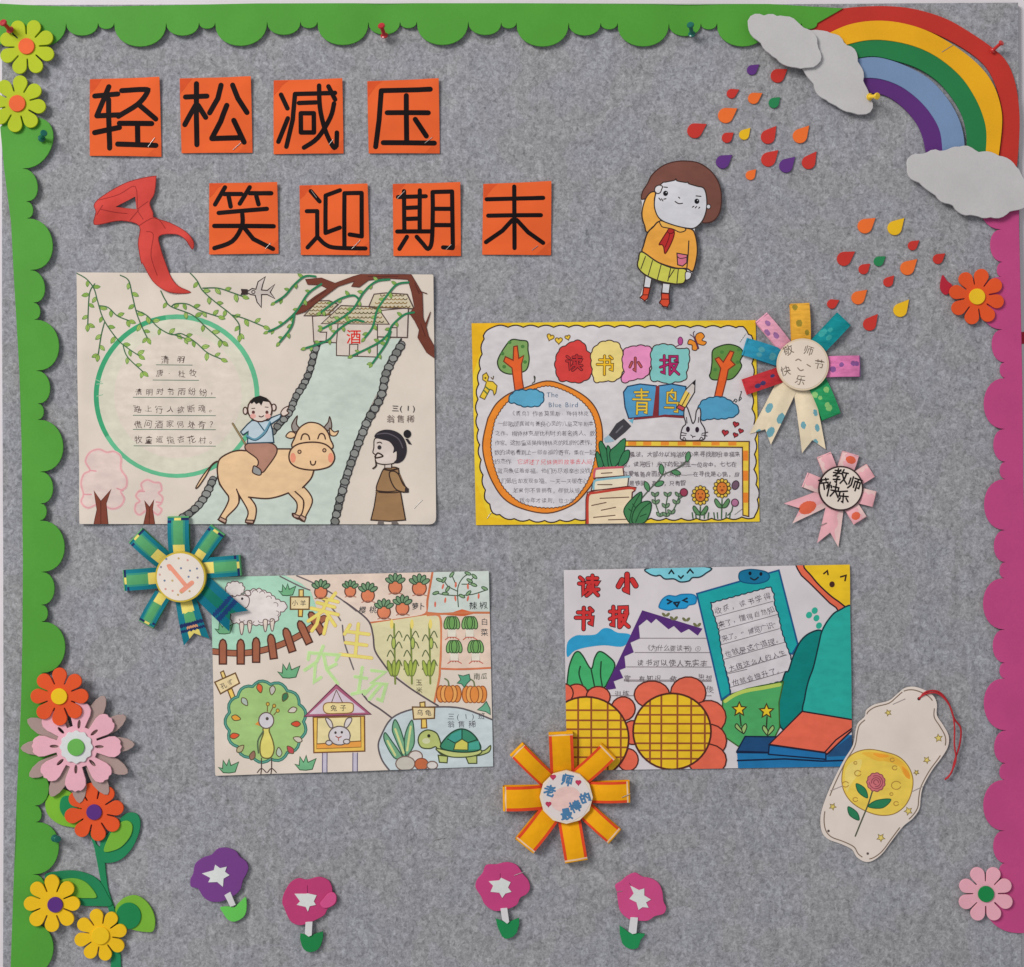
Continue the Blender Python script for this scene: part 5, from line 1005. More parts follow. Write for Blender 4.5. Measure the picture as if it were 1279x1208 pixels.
m = s.motif('pond'); P = smooth(C4(290, 700, 300, 620, 400, 450, 570, 375, 780, 355, 1000, 370, 1250, 465), False) + C4(1300, 900, 380, 900) + smooth(C4(380, 885, 320, 800, 290, 700), False); m.fill(P, (192, 202, 204)); m.line(C4(385, 890, 320, 800, 288, 690, 310, 600, 400, 450, 570, 375, 780, 355, 1000, 370, 1250, 465), (96, 88, 92), 1.4); m.done()
sign(C4(575, 355, 762, 358, 758, 450, 585, 458), C4(637, 318, 678, 312, 680, 356, 640, 356), C4(650, 455, 690, 455, 695, 530, 650, 533), '乌龟', C4(672, 403)[0], 0, 8.2)
m = s.motif('turtle'); TL = (176, 184, 112); TD = (70, 78, 50)
m.shape(C4(820, 700, 800, 620, 770, 570, 700, 548, 640, 580, 622, 640, 650, 695, 720, 705, 770, 690, 790, 730, 830, 760), TL, TD, 1.1)
for b in ((790, 760, 800, 820, 865, 825, 870, 770), (1020, 770, 1045, 830, 1115, 830, 1115, 765)): m.shape(C4(*b), TL, TD, 1.0, False)
m.shape(C4(1120, 730, 1180, 720, 1230, 680, 1215, 735, 1120, 765), TL, TD, 1.0)
m.shape(C4(780, 705, 810, 740, 900, 775, 1040, 775, 1140, 750, 1140, 715, 960, 735), (188, 194, 122), TD, 1.0)
m.shape(C4(815, 700, 850, 620, 920, 560, 990, 540, 1060, 565, 1120, 630, 1140, 715, 980, 735), (62, 132, 104), (40, 70, 56), 1.2)
m.fill(C4(900, 585, 990, 545, 985, 620, 930, 650, 870, 640), (70, 154, 140)); m.fill(C4(1050, 660, 1130, 640, 1138, 710, 1045, 715), (74, 158, 140)); m.shape(C4(920, 715, 935, 660, 990, 625, 1040, 655, 1040, 718), (200, 192, 92), (60, 80, 56), .9, False)
for b in ((990, 625, 990, 545), (935, 660, 870, 625), (1040, 655, 1120, 630)): m.line(C4(*b), (40, 70, 56), .9)
m.oval(*C4(712, 598)[0], 2, 2.2, (54, 50, 40)); m.oval(*C4(690, 640)[0], 5, 3.6, (200, 200, 160)); m.done()
m = s.motif('water_weed')
for b in ((420, 780, 340, 640, 345, 570, 400, 640, 450, 710, 490, 780), (500, 770, 430, 620, 405, 540, 430, 460, 480, 560, 520, 720), (520, 760, 510, 600, 570, 465, 590, 600, 580, 690)): m.shape(C4(*b), (116, 166, 130), (60, 92, 74), 1.0)
for b in ((430, 760, 365, 640), (500, 740, 430, 540), (530, 720, 560, 520)): m.line(C4(*b), (200, 204, 140), 1.8)
m.done()
m = s.motif('pebbles'); m.oval(*C4(600, 770)[0], 8.6, 7, (206, 196, 188), (120, 96, 86), 1.0); m.oval(*C4(515, 830)[0], 12, 9, (192, 184, 172), (120, 100, 92), 1.0); m.oval(*C4(650, 835)[0], 8.4, 7.4, (186, 104, 68), (120, 70, 56), .8); m.oval(*C4(740, 845)[0], 6.6, 5, (204, 196, 190), (120, 96, 86), 1.0); m.done()
m = s.motif('class_note'); m.text('三(1)班', *C4(900, 435)[0], 8.6, (70, 66, 74), 0, 9.4, .04); m.text('翁售稀', *C4(900, 500)[0], 9.4, (74, 68, 76), 0, 13, .04); m.done()
m = s.motif('peacock'); PP = C3(490, 135, 570, 150, 640, 190, 720, 220, 755, 290, 820, 340, 830, 430, 855, 500, 850, 600, 855, 680, 790, 720, 740, 775, 660, 785, 590, 790, 480, 800, 420, 830, 350, 790, 330, 745, 250, 730, 240, 660, 190, 630, 180, 550, 215, 480, 195, 420, 220, 370, 290, 350, 285, 290, 320, 240, 390, 220, 420, 160)
PB = bumpy(ellipse(*C3(522, 478)[0], 47, 47, 0, 40), 23, 4.2); m.fill(PB, (158, 190, 120)); m.line(PB, (56, 112, 100), 3.8, False, True); m.line(PB, (96, 156, 138), .9, False, True)
for x, y, a, c in ((470, 197, -15, (216, 96, 58)), (577, 213, 10, (190, 184, 176)), (683, 270, 25, (62, 118, 84)), (747, 380, 70, (206, 196, 184)), (775, 497, 90, (208, 78, 56)), (790, 627, 110, (200, 190, 174)), (728, 715, 140, (186, 78, 84)), (632, 735, 175, (186, 196, 180)), (410, 762, 200, (152, 112, 96)), (308, 705, 225, (180, 172, 130)), (258, 597, 260, (214, 88, 56)), (270, 447, 285, (220, 156, 62)), (343, 310, 325, (172, 184, 172))):
    c0 = C3(x, y)[0]; r = math.radians(a); P = [(c0[0] + u * math.cos(r) - v * math.sin(r), c0[1] + u * math.sin(r) + v * math.cos(r)) for u, v in ((-3.4, -2), (0, -5.6), (3.4, -2), (2.6, 2.6), (0, 6), (-2.6, 2.6))]; m.shape(P, c, (96, 84, 56), .8)
m.shape(C3(500, 535, 500, 580, 475, 660, 475, 740, 500, 780, 560, 780, 590, 720, 580, 640, 550, 560, 550, 530), (216, 204, 112), (104, 96, 56), 1.1); m.line(C3(500, 560, 455, 640, 460, 740), (90, 104, 80), 2)
for b in ((560, 400, 585, 350), (535, 390, 535, 340), (590, 420, 620, 385)): m.line(C3(*b), (120, 100, 60), .9)
for x, y in ((538, 330), (592, 345), (622, 385)): m.oval(*C3(x, y)[0], 2, 2.2, (206, 168, 72), (120, 96, 56), .7)
m.fill(C3(465, 470, 430, 500, 470, 515), (214, 140, 64)); m.oval(*C3(525, 468)[0], 9.4, 10, (206, 200, 204), (104, 88, 80), 1.0); m.oval(*C3(533, 453)[0], 2, 2.1, (84, 76, 70))
for x in (485, 570): m.line(C3(x, 785, x, 870, x - 5, 915), D, .9); m.line(C3(x - 35, 905, x, 870, x + 40, 905), D, .8)
m.done()
m = s.motif('rabbit_hutch'); 
for x in (1020, 1275): m.fill(C3(x - 22, 740, x + 16, 740, x + 16, 910, x - 22, 912), (190, 182, 196)); m.line(C3(x - 22, 740, x - 22, 910), (100, 92, 120), .8, False); m.line(C3(x + 16, 740, x + 16, 910), (100, 92, 120), .8, False)
m.shape(C3(920, 440, 1350, 430, 1352, 725, 925, 738), (232, 186, 92), (120, 80, 50), 1.1, False); m.shape(C3(955, 445, 1318, 435, 1320, 690, 950, 705), (224, 208, 156), (130, 90, 50), .8, False); m.fill(C3(950, 665, 1320, 640, 1320, 688, 950, 703), (232, 156, 74)); m.line(C3(950, 665, 1320, 640), (130, 90, 50), .9)
m.shape(C3(845, 435, 1115, 165, 1405, 415), (168, 94, 118), (110, 56, 80), 1.0, False); m.fill(C3(885, 415, 1115, 200, 1360, 400), (206, 188, 198)); m.line(C3(1075, 315, 1115, 210, 1165, 312), (100, 80, 60), .8, False)
m.shape(C3(1005, 360, 1030, 320, 1130, 318, 1240, 320, 1258, 355, 1240, 400, 1130, 408, 1030, 405), (230, 206, 148), (140, 100, 60), .9); m.text('兔子', *C3(1133, 362)[0], 8.4, (74, 66, 62), 0, 12, .04, .005, 1, True); m.done()
m = s.motif('hutch_rabbit'); RG = (104, 90, 86)
for b in ((1060, 525, 1025, 460, 1035, 445, 1070, 470, 1085, 520), (1180, 515, 1200, 455, 1240, 445, 1240, 475, 1205, 525)): m.shape(C3(*b), (212, 202, 198), RG, .9)
m.oval(*C3(1140, 595)[0], 13.5, 11.8, (208, 200, 202), RG, 1.0)
for x, y in ((1107, 570), (1160, 567)): m.oval(*C3(x, y)[0], 1.5, 1.7, (70, 60, 58))
m.line(C3(1110, 600, 1132, 612, 1155, 602), (150, 80, 70), .9); m.line(C3(1132, 612, 1132, 635), (170, 90, 80), .8)
for x, y in ((1052, 655), (1200, 645)): m.oval(*C3(x, y)[0], 4, 3, (210, 202, 202), RG, .9)
m.done()

# ------------------------------------------------------------------ second reading sheet
D1 = Z(695, 700, 6.732); D2 = Z(870, 700, 6.395); D3 = Z(695, 830, 6.732); D4 = Z(870, 830, 6.395)
t = thing('sunflower_sheet', 'reading poster with chequered sunflowers, a purple peak, a teal panel and orange book', 'poster', 885, 833, 'drawings pinned to the board')
q = [(704, 712), (1060.5, 705), (1064, 957), (708, 962.5)]
cu = Curl(1.3, [(885, 830, 3, 130, 90), (1050, 720, 3, 30, 30), (720, 720, 2.4, 40, 30), (1060, 840, 2, 20, 60)])
paper(t, q, cu, (206, 198, 200), 1)
s = Sheet(t, cu, q); D = (52, 34, 40)
for ch, x, y in (('读', 268, 210), ('小', 592, 190), ('书', 238, 485), ('报', 525, 470)):
    m = s.motif('title_character'); m.brush(ch, *D1(x, y)[0], 29 if ch != '小' else 25, (200, 54, 54), 3.7 if ch != '小' else 5.6, (64, 26, 30), 2.0, 0, .95 if ch != '小' else 1.15); m.done()
m = s.motif('blue_hill'); m.fill(smooth(D1(90, 810, 92, 690, 160, 632, 240, 628, 330, 620, 390, 572, 450, 572, 510, 605, 620, 625, 560, 720, 400, 712, 250, 730, 150, 760)), (48, 148, 190)); m.done()
m = s.motif('green_bush'); m.shape(D1(100, 1130, 100, 930, 140, 800, 180, 765, 220, 800, 290, 910, 320, 820, 360, 765, 430, 800, 490, 880, 430, 1020, 390, 1070, 250, 1090), (68, 166, 104), (36, 66, 46), 1.2)
for b in ((290, 910, 320, 1060, 330, 1110), (200, 890, 190, 960, 230, 1070, 260, 1100), (375, 850, 370, 960, 385, 1060)): m.line(D1(*b), (36, 66, 46), 1.2)
m.done()
m = s.motif('purple_peak')
m.fill(D1(720, 418, 1225, 572, 1185, 630, 1110, 575, 1045, 608, 985, 550, 940, 578, 835, 490, 795, 528, 745, 485), (84, 46, 112))
m.fill(D1(720, 418, 765, 490, 690, 550, 700, 655, 620, 690, 648, 770, 570, 805, 580, 900, 530, 920, 560, 985, 480, 1015, 500, 1075, 440, 1085, 410, 1075), (84, 46, 112)); m.done()
m = s.motif('tiny_sprouts')
for x, y in ((918, 455), (985, 485), (1088, 495), (1180, 540)):
    for a in (-35, 35): m.oval(D1(x, y)[0][0] + a * .07, D1(x, y)[0][1], 3.2, 1.8, (110, 110, 74), None, 1, -a * 1.3)
m.done()
for tx, x, y, p in (('《为什么要读书》①', 765, 738, 7.9), ('读书可以使人充实丰', 705, 862, 9.8), ('富 有知识 使', 590, 993, 9.6), ('训练', 518, 1118, 9.6), ('思想', 1212, 985, 9.8), ('使', 1285, 1085, 9.6)):
    m = s.motif('writing_line'); m.text(tx, *D1(x, y)[0], 8.6, (104, 96, 100), 0, p, .1); m.done()
m = s.motif('ruled_lines')
for y, a in ((652, 700), (772, 655), (893, 585), (1003, 565), (1138 - 125 + 0, 590), (1135, 440)): m.line(D1(a, y, 1300, y), (130, 120, 122), .6, False)
m.done()
m = s.motif('teal_panel'); m.shape(D2(0, 265, 655, 78, 805, 670, 760, 745, 740, 740, 230, 880, 260, 1000, 265, 1060, 195, 1110), (34, 154, 154), (30, 84, 130), 1.4, False)
pn = D2(110, 335, 590, 205, 620, 270, 625, 360, 655, 430, 680, 560, 710, 650, 745, 745) + D4(770, 0, 690, 130, 265, 240, 260, 190, 245, 110, 225, 40) + D2(225, 880, 190, 720, 170, 560, 140, 460, 115, 390)
P = bumpy(pn, 8, -1.0); m.fill(P, (204, 197, 200)); m.line(P, (36, 60, 74), 1.0, False, True)
for b in ((150, 448, 610, 325), (168, 560, 645, 430), (190, 672, 660, 543), (205, 790, 700, 652), (240, 895, 720, 752)): m.line(D2(*b), (120, 112, 116), .6, False)
m.line(D4(265, 180, 700, 55), (120, 112, 116), .6, False); m.line(D4(250, 70, 400, 35), (120, 112, 116), .6, False); m.done()
for tx, x, y, p in (('收获，读书学得', 168, 398, 10.6), ('来了，懂得自然知', 195, 508, 9.2), ('来了。“博览广识”', 222, 622, 8.4), ('也就是这个道理。', 250, 745, 9.3), ('大概这么人的人生', 280, 855, 9.3), ('也就会提升了。', 308, 972, 9.6)):
    m = s.motif('writing_line'); m.text(tx, *D2(x, y)[0], 8.6, (96, 88, 94), -15.5, p, .1); m.done()
m = s.motif('happy_cloud'); m.shape(D1(755, 70, 775, 110, 830, 130, 870, 125, 910, 155, 985, 155, 1040, 180, 1110, 172, 1140, 145, 1200, 140, 1250, 110, 1290, 60, 1000, 40), (122, 194, 206), (40, 60, 70), 1.2)
for b in ((945, 110, 965, 82, 985, 110), (1098, 105, 1122, 75, 1148, 105), (1025, 130, 1045, 150, 1065, 128)): m.line(D1(*b), (30, 34, 40), 2.0, False)
m.done()
m = s.motif('happy_cloud'); m.shape(D1(860, 385, 890, 325, 940, 295, 1000, 300, 1050, 285, 1140, 285, 1172, 310, 1165, 360, 1110, 375, 1080, 400, 1000, 405, 940, 418, 880, 405), (38, 142, 190), (32, 110, 156), 1.0)
for b in ((930, 330, 965, 345, 935, 362), (1095, 318, 1062, 335, 1098, 348), (985, 355, 1030, 350, 1012, 385, 985, 355)): m.line(D1(*b), (28, 40, 56), 1.6, False)
m.done()
m = s.motif('happy_cloud'); m.shape(D2(335, 130, 350, 90, 420, 72, 500, 78, 560, 95, 580, 130, 555, 165, 480, 185, 400, 180, 350, 165), (26, 110, 146), (20, 84, 116), 1.0)
for x, y in ((425, 103), (512, 108)): m.oval(*D2(x, y)[0], 2, 2.4, (24, 30, 40))
m.line(D2(430, 140, 460, 155, 490, 135), (30, 40, 50), 2.0); m.done()
m = s.motif('sun_corner'); m.shape(D2(785, 25, 805, 70, 835, 120, 900, 180, 960, 240, 1010, 290, 1060, 340, 1110, 375, 1130, 405, 1235, 390, 1235, 25), (220, 102, 76), D, 1.2, False); m.shape(D2(870, 25, 920, 130, 1010, 230, 1120, 320, 1235, 365, 1235, 20), (232, 186, 42), D, 1.3)
for b in ((1012, 105, 1040, 82, 1045, 112), (1145, 130, 1188, 118, 1180, 160)): m.line(D2(*b), (60, 40, 30), 1.4, False)
m.oval(*D2(1077, 190)[0], 3.4, 3.8, (70, 40, 34)); m.done()
m = s.motif('teal_sprig')
for x, y in ((895, 435), (940, 400), (955, 460), (975, 520)): m.oval(*D2(x, y)[0], 3.6, 4.2, (50, 166, 142), None, 1, 30)
m.done()
m = s.motif('teal_hill'); m.shape(D2(1000, 565, 910, 575, 830, 640, 770, 760, 730, 880) + D4(700, 70, 655, 260, 670, 500, 820, 520, 1000, 400) + D2(1050, 700), (18, 122, 116), (24, 52, 60), 1.3)
m.shape(D2(1260, 385, 1130, 400, 1060, 460, 1000, 560, 970, 680, 930, 850) + D4(890, 130, 862, 260, 860, 400, 1100, 460, 1260, 450) + D2(1290, 800), (44, 162, 150), (24, 52, 60), 1.3); m.done()
m = s.motif('green_mound'); m.shape(D4(205, 285, 300, 225, 400, 190, 520, 165, 690, 135, 655, 300, 660, 500, 620, 580, 330, 650, 200, 560), (78, 160, 96), (60, 92, 40), 1.1, False); m.line(D4(225, 290, 300, 240, 400, 205, 520, 185, 660, 158), (178, 196, 92), 4.6); m.done()
for k, (x, y) in enumerate(((338, 355), (555, 370))):
    m = s.motif('star_flower'); c = D4(x, y)[0]; P = []
    for i in range(10): a = math.radians(-90 + 36 * i); r = 9.2 if i % 2 == 0 else 4.2; P.append((c[0] + r * math.cos(a), c[1] + r * math.sin(a)))
    m.line(D4(x + 5, y + 45, x + 15 * (1 - k), y + 130), (50, 56, 40), 1.2, False); m.shape(P, (238, 192, 48), (70, 56, 34), 1.2, False)
    for sg in (-1, 1): m.shape(D4(x + 25 * (1 - k) + 10, y + 195, x + 15 + sg * 45, y + 145, x + 15 + sg * 35, y + 115, x + 15 + sg * 5, y + 150), (150, 180, 110), (50, 56, 40), .9)
    m.done()
m = s.motif('blue_books'); m.fill(D4(320, 690, 385, 572, 640, 575, 1260, 560, 1260, 830, 330, 830), (36, 112, 162)); m.shape(D4(320, 690, 385, 572, 640, 575, 575, 700), (34, 74, 116), (24, 36, 64), 1.2, False); m.fill(D4(1060, 700, 1250, 550, 1260, 725, 1040, 735), (40, 78, 118)); m.line(D4(325, 765, 700, 752, 1000, 770, 1250, 762), (24, 36, 64), 1.4, False); m.line(D4(320, 700, 575, 703, 1030, 755), (24, 36, 64), 1.4, False); m.shape(D4(578, 640, 1030, 705, 1030, 755, 572, 715), (36, 108, 162), (24, 36, 64), 1.2, False); m.done()
m = s.motif('orange_book'); m.shape(D4(578, 635, 840, 372, 1262, 442, 1262, 500, 1040, 715, 1020, 700), (222, 102, 78), (50, 34, 44), 1.3, False); m.line(D4(1020, 700, 1110, 600, 1262, 490), (50, 34, 44), 1.2, False); m.done()
for c, r, pet, clipx in ((D3(250, 620), 53, ((170, 250, 14, 13), (350, 270, 15, 13), (560, 370, 15, 15), (640, 570, 13, 15), (600, 800, 13, 14), (60, 240, 12, 12)), 0), (D3(970, 560), 48.5, ((800, 250, 22, 17), (1105, 235, 22, 20), (1275, 440, 22, 21), (1280, 640, 22, 21), (1265, 800, 24, 20)), 0)):
    c = c[0]; m = s.motif('chequered_sunflower')
    for x, y, rx, ry in pet: m.oval(*D3(x, y)[0], rx, ry, (220, 102, 78), (84, 42, 36), 1.2)
    P = ellipse(c[0], c[1], r, r * .98, 0, 44); m.fill(P, (234, 184, 44))
    vs = (182, 292, 430, 540) if r > 50 else (785, 880, 1015, 1130, 1245); hs = (383, 468, 543, 615, 695, 778) if r > 50 else (345, 420, 495, 575, 660, 720, 790)
    for x in vs:
        X = D3(x, 0)[0][0]; d = r * r - (X - c[0]) ** 2
        if d > 30: d = math.sqrt(d) * .97; m.line([(X, c[1] - d), (X, c[1] + d)], (146, 82, 44), 1.6, False)
    for y in hs:
        Y = D3(0, y)[0][1]; d = r * r - (Y - c[1]) ** 2
        if d > 30: d = math.sqrt(d) * .97; m.line([(c[0] - d, Y), (c[0] + d, Y)], (146, 82, 44), 1.5, False)
    m.line(P, (84, 42, 36), 1.6, False, True); m.done()
# ------------------------------------------------------------------ paper rosettes
R1 = Z(140, 635, 6.711); R2 = Z(910, 370, 6.039); R3 = Z(970, 555, 8.629); R4 = Z(615, 900, 6.530)
def strip(parent, name, a, b, w, colf, h0=3.0, h1=8.0, loop=True, notch=0, lift=4.0, w1=None, nu=30, nv=22, under=None, mat=None):
    """a ribbon of paper from a to b; a loop folds back underneath itself, a tail ends in a swallow-tail notch"""
    L = math.dist(a, b); u = ((b[0] - a[0]) / L, (b[1] - a[1]) / L); v = (-u[1], u[0]); m = MB(); w1 = w1 or w
    def top(s, t):
        x = s * L
        if not loop and notch: x = s * (L - notch * (1 - abs(2 * t)))
        hw = (w + (w1 - w) * s)
        h = h0 + (h1 - h0) * math.sin(min(1, s * 1.15) * math.pi * .5) + lift * math.sin(s * math.pi) * .6
        h += .5 * math.cos(t * math.pi * 2)
        return (a[0] + u[0] * x + v[0] * t * hw, a[1] + u[1] * x + v[1] * t * hw, h)
    def nrm(f, s, t):
        e = .02; p, q = Vector(W(*f(min(1, s + e), t))), Vector(W(*f(max(0, s - e), t))); r, k = Vector(W(*f(s, min(.5, t + e)))), Vector(W(*f(s, max(-.5, t - e))))
        n = (p - q).cross(r - k); n.normalize(); return n if n.y < 0 else -n
    for i in range(nu):
        for j in range(nv):
            s0, s1, t0, t1 = i / nu, (i + 1) / nu, j / nv - .5, (j + 1) / nv - .5
            P = [(s0, t0), (s1, t0), (s1, t1), (s0, t1)]
            sm_, tm_ = (s0 + s1) / 2, (t0 + t1) / 2; c = colf(sm_ * ((L - notch * (1 - abs(2 * tm_))) / L if notch and not loop else 1), tm_); pts = [W(*top(*p)) for p in P]; N = [nrm(top, *p) for p in P]
            n0 = (pts[1] - pts[0]).cross(pts[2] - pts[0])
            if n0.y > 0: pts.reverse(); N.reverse()
            m.poly(pts, N, lin(c))
    if loop:
        base = under or colf(.9, 0)
        prof = []
        x1, y1, hh = top(1, 0)
        for k in range(9):
            th = math.pi * k / 8; r = max(1.0, (hh - .8) / 2); prof.append((L + r * .45 * math.sin(th), .8 + r + r * math.cos(th), math.sin(th), math.cos(th)))
        prof += [(L * .5, .7, 0, -1), (0, .9, 0, -1)]
        for k in range(len(prof) - 1):
            A, B = prof[k], prof[k + 1]
            pts = []; N = []
            for (x, h, nx, nh), t in ((A, -.5), (B, -.5), (B, .5), (A, .5)):
                s_ = min(1, x / L); hw = w + (w1 - w) * s_
                pts.append(W(a[0] + u[0] * x + v[0] * t * hw, a[1] + u[1] * x + v[1] * t * hw, h)); N.append((Vector((u[0], 0, -u[1])) * nx + Vector((0, -1, 0)) * nh).normalized())
            n0 = (pts[1] - pts[0]).cross(pts[2] - pts[0])
            if n0.dot(N[0] + N[1]) < 0: pts.reverse(); N.reverse()
            m.poly(pts, N, lin(base))
    return m.build(name, mat or STRIP, parent)
def disc(parent, c, r, h, face, rim, n=48, th=3.0, mat=PAPER):
    P = ellipse(c[0], c[1], r, r, 0, n)
    slab('rim_disc', P, -th, 0, mat, parent, Curl(h), .5, lin(rim)); 
    d = slab('disc_face', ellipse(c[0], c[1], r * .93, r * .93, 0, n), -.1, .35, PAPER, parent, Curl(h), .1, lin(face))
    return Sheet(parent, Curl(h), None, .4)
# plaid rosette with a number
TEAL = (26, 116, 132); GR = (88, 158, 104); NAVY = (36, 48, 92); YW = (226, 208, 112)
def plaid(s, t):
    if s < .30: return YW if abs(t) < .27 else TEAL
    if s > .93: return NAVY if t > .15 else YW if abs(t) < .2 else TEAL
    if .86 < s < .93 and t < -.3: return NAVY
    if abs(t) < .25: return GR
    return (58, 142, 120) if abs(t) < .32 else TEAL
def plaid_tail(s, t):
    if .52 < s < .60 or .66 < s < .72: return NAVY
    if .6 <= s <= .66 and abs(t) < .25: return (206, 150, 110)
    if s < .3: return YW if abs(t) < .28 else TEAL
    return (GR if s < .52 else YW) if abs(t) < .25 else TEAL
def plaid_dark(s, t):
    if .55 < s < .63 or .66 < s < .75: return (30, 60, 108)
    return (20, 108, 92) if abs(t) < .2 else (18, 104, 124)
t = thing('paper_rosette', 'blue and green plaid paper rosette with the number one, between two drawings', 'rosette', 228, 720, 'paper rosettes')
for a in ((570, 400, 566, 78, 178), (715, 430, 890, 185, 145), (770, 500, 1078, 475, 172), (430, 720, 300, 960, 140), (400, 580, 118, 602, 176), (430, 430, 215, 232, 165)):
    strip(t, 'ribbon_loop', *R1(*a[:4]), a[4] / 6.711, plaid, 3, 8.5)
strip(t, 'ribbon_tail', *R1(620, 760, 715, 1120), 26, plaid_tail, 3, 4.5, False, 12, w1=33)
strip(t, 'ribbon_tail', *R1(740, 640, 1070, 940), 31, plaid_dark, 4, 8, False, 14, w1=35)
s = disc(t, R1(592, 570)[0], 31.5, 13, (222, 210, 198), (198, 172, 66), th=7)
m = s.motif('numeral'); m.line(R1(500, 478, 640, 645), (236, 148, 124), 5.0, False); m.line(R1(505, 505, 490, 475), (236, 148, 124), 3.6, False); m.line(R1(602, 688, 688, 618), (236, 148, 124), 5.6, False); m.done()
m = s.motif('star_specks')
for x, y in ((475, 420), (577, 415), (652, 430), (430, 487), (730, 500), (672, 517), (597, 497), (660, 568), (735, 575), (525, 600), (460, 600), (420, 550), (468, 670), (527, 685), (600, 700), (668, 688), (572, 718)): m.oval(*R1(x, y)[0], 1.3, 1.3, random.choice(((110, 124, 150), (140, 128, 140), (190, 160, 110), (210, 150, 140))))
m.done()
# crayon rosette
def blot(base, c2, ex):
    sp = [(random.uniform(.15, .95), random.uniform(-.4, .4), random.uniform(.09, .16)) for _ in range(ex)]
    def f(s, t):
        for a, b, r in sp:
            if (s - a) ** 2 + ((t - b) * .55) ** 2 < r * r * .34: return c2
        return base
    return f
t = thing('paper_rosette', 'cream rosette of crayoned paper strips in teal, red, pink and yellow with two long tails', 'rosette', 1001, 456, 'paper rosettes')
CR = (226, 208, 178)
for a, base, c2, ex in (((545, 380, 530, 66, 145), (236, 168, 62), (150, 130, 50), 3), ((650, 400, 858, 180, 140), (24, 134, 140), (60, 160, 156), 4), ((700, 535, 978, 530, 158), (210, 118, 166), (130, 84, 140), 4), ((660, 640, 765, 905, 150), (42, 142, 88), (130, 180, 110), 5), ((400, 590, 122, 685, 122), (188, 52, 58), (70, 60, 100), 3), ((400, 470, 122, 385, 135), (44, 136, 164), (80, 150, 160), 4), ((440, 400, 245, 170, 112), (222, 156, 176), (150, 104, 150), 4)):
    A, B = R2(*a[:4]); strip(t, 'ribbon_loop', A, B, a[4] / 6.039, blot(base, c2, ex), 2.5, 7, nu=56, nv=32, mat=CRAYON)
for a, n in (((450, 650, 235, 1080, 165), 14), ((560, 690, 640, 1170, 150), 14)):
    A, B = R2(*a[:4]); strip(t, 'ribbon_tail', A, B, a[4] / 6.039, blot(CR, (110, 160, 170), 4), 2, 3.2, False, n, w1=30, nu=70, nv=30)
s = disc(t, R2(550, 520)[0], 32.5, 9.5, (222, 206, 190), (214, 194, 168), th=3)
m = s.motif('pencil_greeting')
for ch, x, y, a in (('敬', 440, 415, -30), ('师', 590, 415, 15), ('节', 672, 520, 10), ('快', 418, 570, -10), ('乐', 530, 640, 10)): m.text(ch, *R2(x, y)[0], 13, (120, 104, 92), a, None, .04)
for b in ((495, 490, 515, 480, 535, 492), (580, 520, 605, 535), (510, 545, 530, 565, 552, 560)): m.line(R2(*b), (140, 120, 110), .9)
m.done()
# pink rosette
def pinkf(sp=None):
    def f(s, t):
        if sp and (s - sp[0]) ** 2 * 1.4 + ((t - sp[1]) * .8) ** 2 < .06: return (216, 100, 72)
        return (226, 168, 174) if t + .06 * math.sin(s * 17) > -.25 else (226, 190, 186)
    return f
t = thing('paper_rosette', 'small pink paper rosette with black brush lettering on its disc', 'rosette', 1049, 610, 'paper rosettes')
for a, sp in (((590, 330, 505, 120, 165), None), ((730, 300, 790, 105, 190), (.7, .1)), ((830, 390, 1000, 285, 170), None), ((840, 540, 1040, 590, 180), None), ((780, 640, 890, 815, 165), (.7, .1)), ((520, 470, 305, 385, 175), None)):
    A, B = R3(*a[:4]); strip(t, 'ribbon_loop', A, B, a[4] / 8.629 * .95, pinkf(sp), 2, 5, lift=1.5, nu=40, nv=34)
for a, sp in (((560, 560, 120, 745, 190), (.55, -.1)), ((630, 640, 545, 1085, 190), None)):
    A, B = R3(*a[:4]); strip(t, 'ribbon_tail', A, B, a[4] / 8.629, pinkf(sp), 2, 3.6, False, 16, w1=27, lift=1.5, nu=56, nv=34)
s = disc(t, R3(680, 475)[0], 28, 6.6, (220, 206, 194), (60, 44, 44), th=2.2)
m = s.motif('brush_greeting')
for ch, x, y, a, sz in (('教', 675, 345, 8, 20), ('师', 825, 425, 18, 18), ('节', 500, 425, -8, 15), ('快', 595, 490, 12, 19), ('乐', 705, 565, 5, 17)): m.brush(ch, *R3(x, y)[0], sz, (38, 32, 32), 2.0, None, 0, a)
m.done()
staple(*R3(425, 888, 530, 845), t, Curl(4.5), .5)
# orange sun rosette
def sunf(s, t):
    if s > .965: return (224, 190, 156)
    if abs(t) > .405: return (212, 70, 38)
    return (246, 158, 20)
t = thing('paper_rosette', 'orange paper sun rosette of eight red edged loops with blue lettering', 'rosette', 707, 993, 'paper rosettes')
for a in ((570, 430, 555, 100, 195), (700, 470, 935, 245, 165), (770, 580, 1102, 568, 172), (730, 700, 985, 925, 150), (620, 770, 680, 1122, 185), (480, 740, 268, 1000, 185), (430, 620, 102, 625, 200), (450, 480, 205, 232, 145)):
    strip(t, 'ribbon_loop', *R4(*a[:4]), a[4] / 6.53, sunf, 4, 12, lift=3, nu=28, nv=16)
oc = R4(600, 608)[0]
slab('rim_disc', ellipse(oc[0], oc[1], 33, 33, 0, 12), -6, 0, PAPER, t, Curl(14), .4, lin((220, 204, 186)))
slab('disc_face', ellipse(oc[0], oc[1], 30.5, 30.5, 15, 12), -.1, .35, PAPER, t, Curl(14), .1, lin((214, 202, 198)))
s = Sheet(t, Curl(14), None, .4)
m = s.motif('pink_blush'); m.fill(smooth(ellipse(oc[0] - 1, oc[1] + 2, 19, 15, -20, 12)), (222, 186, 178)); m.done()
m = s.motif('blue_greeting')
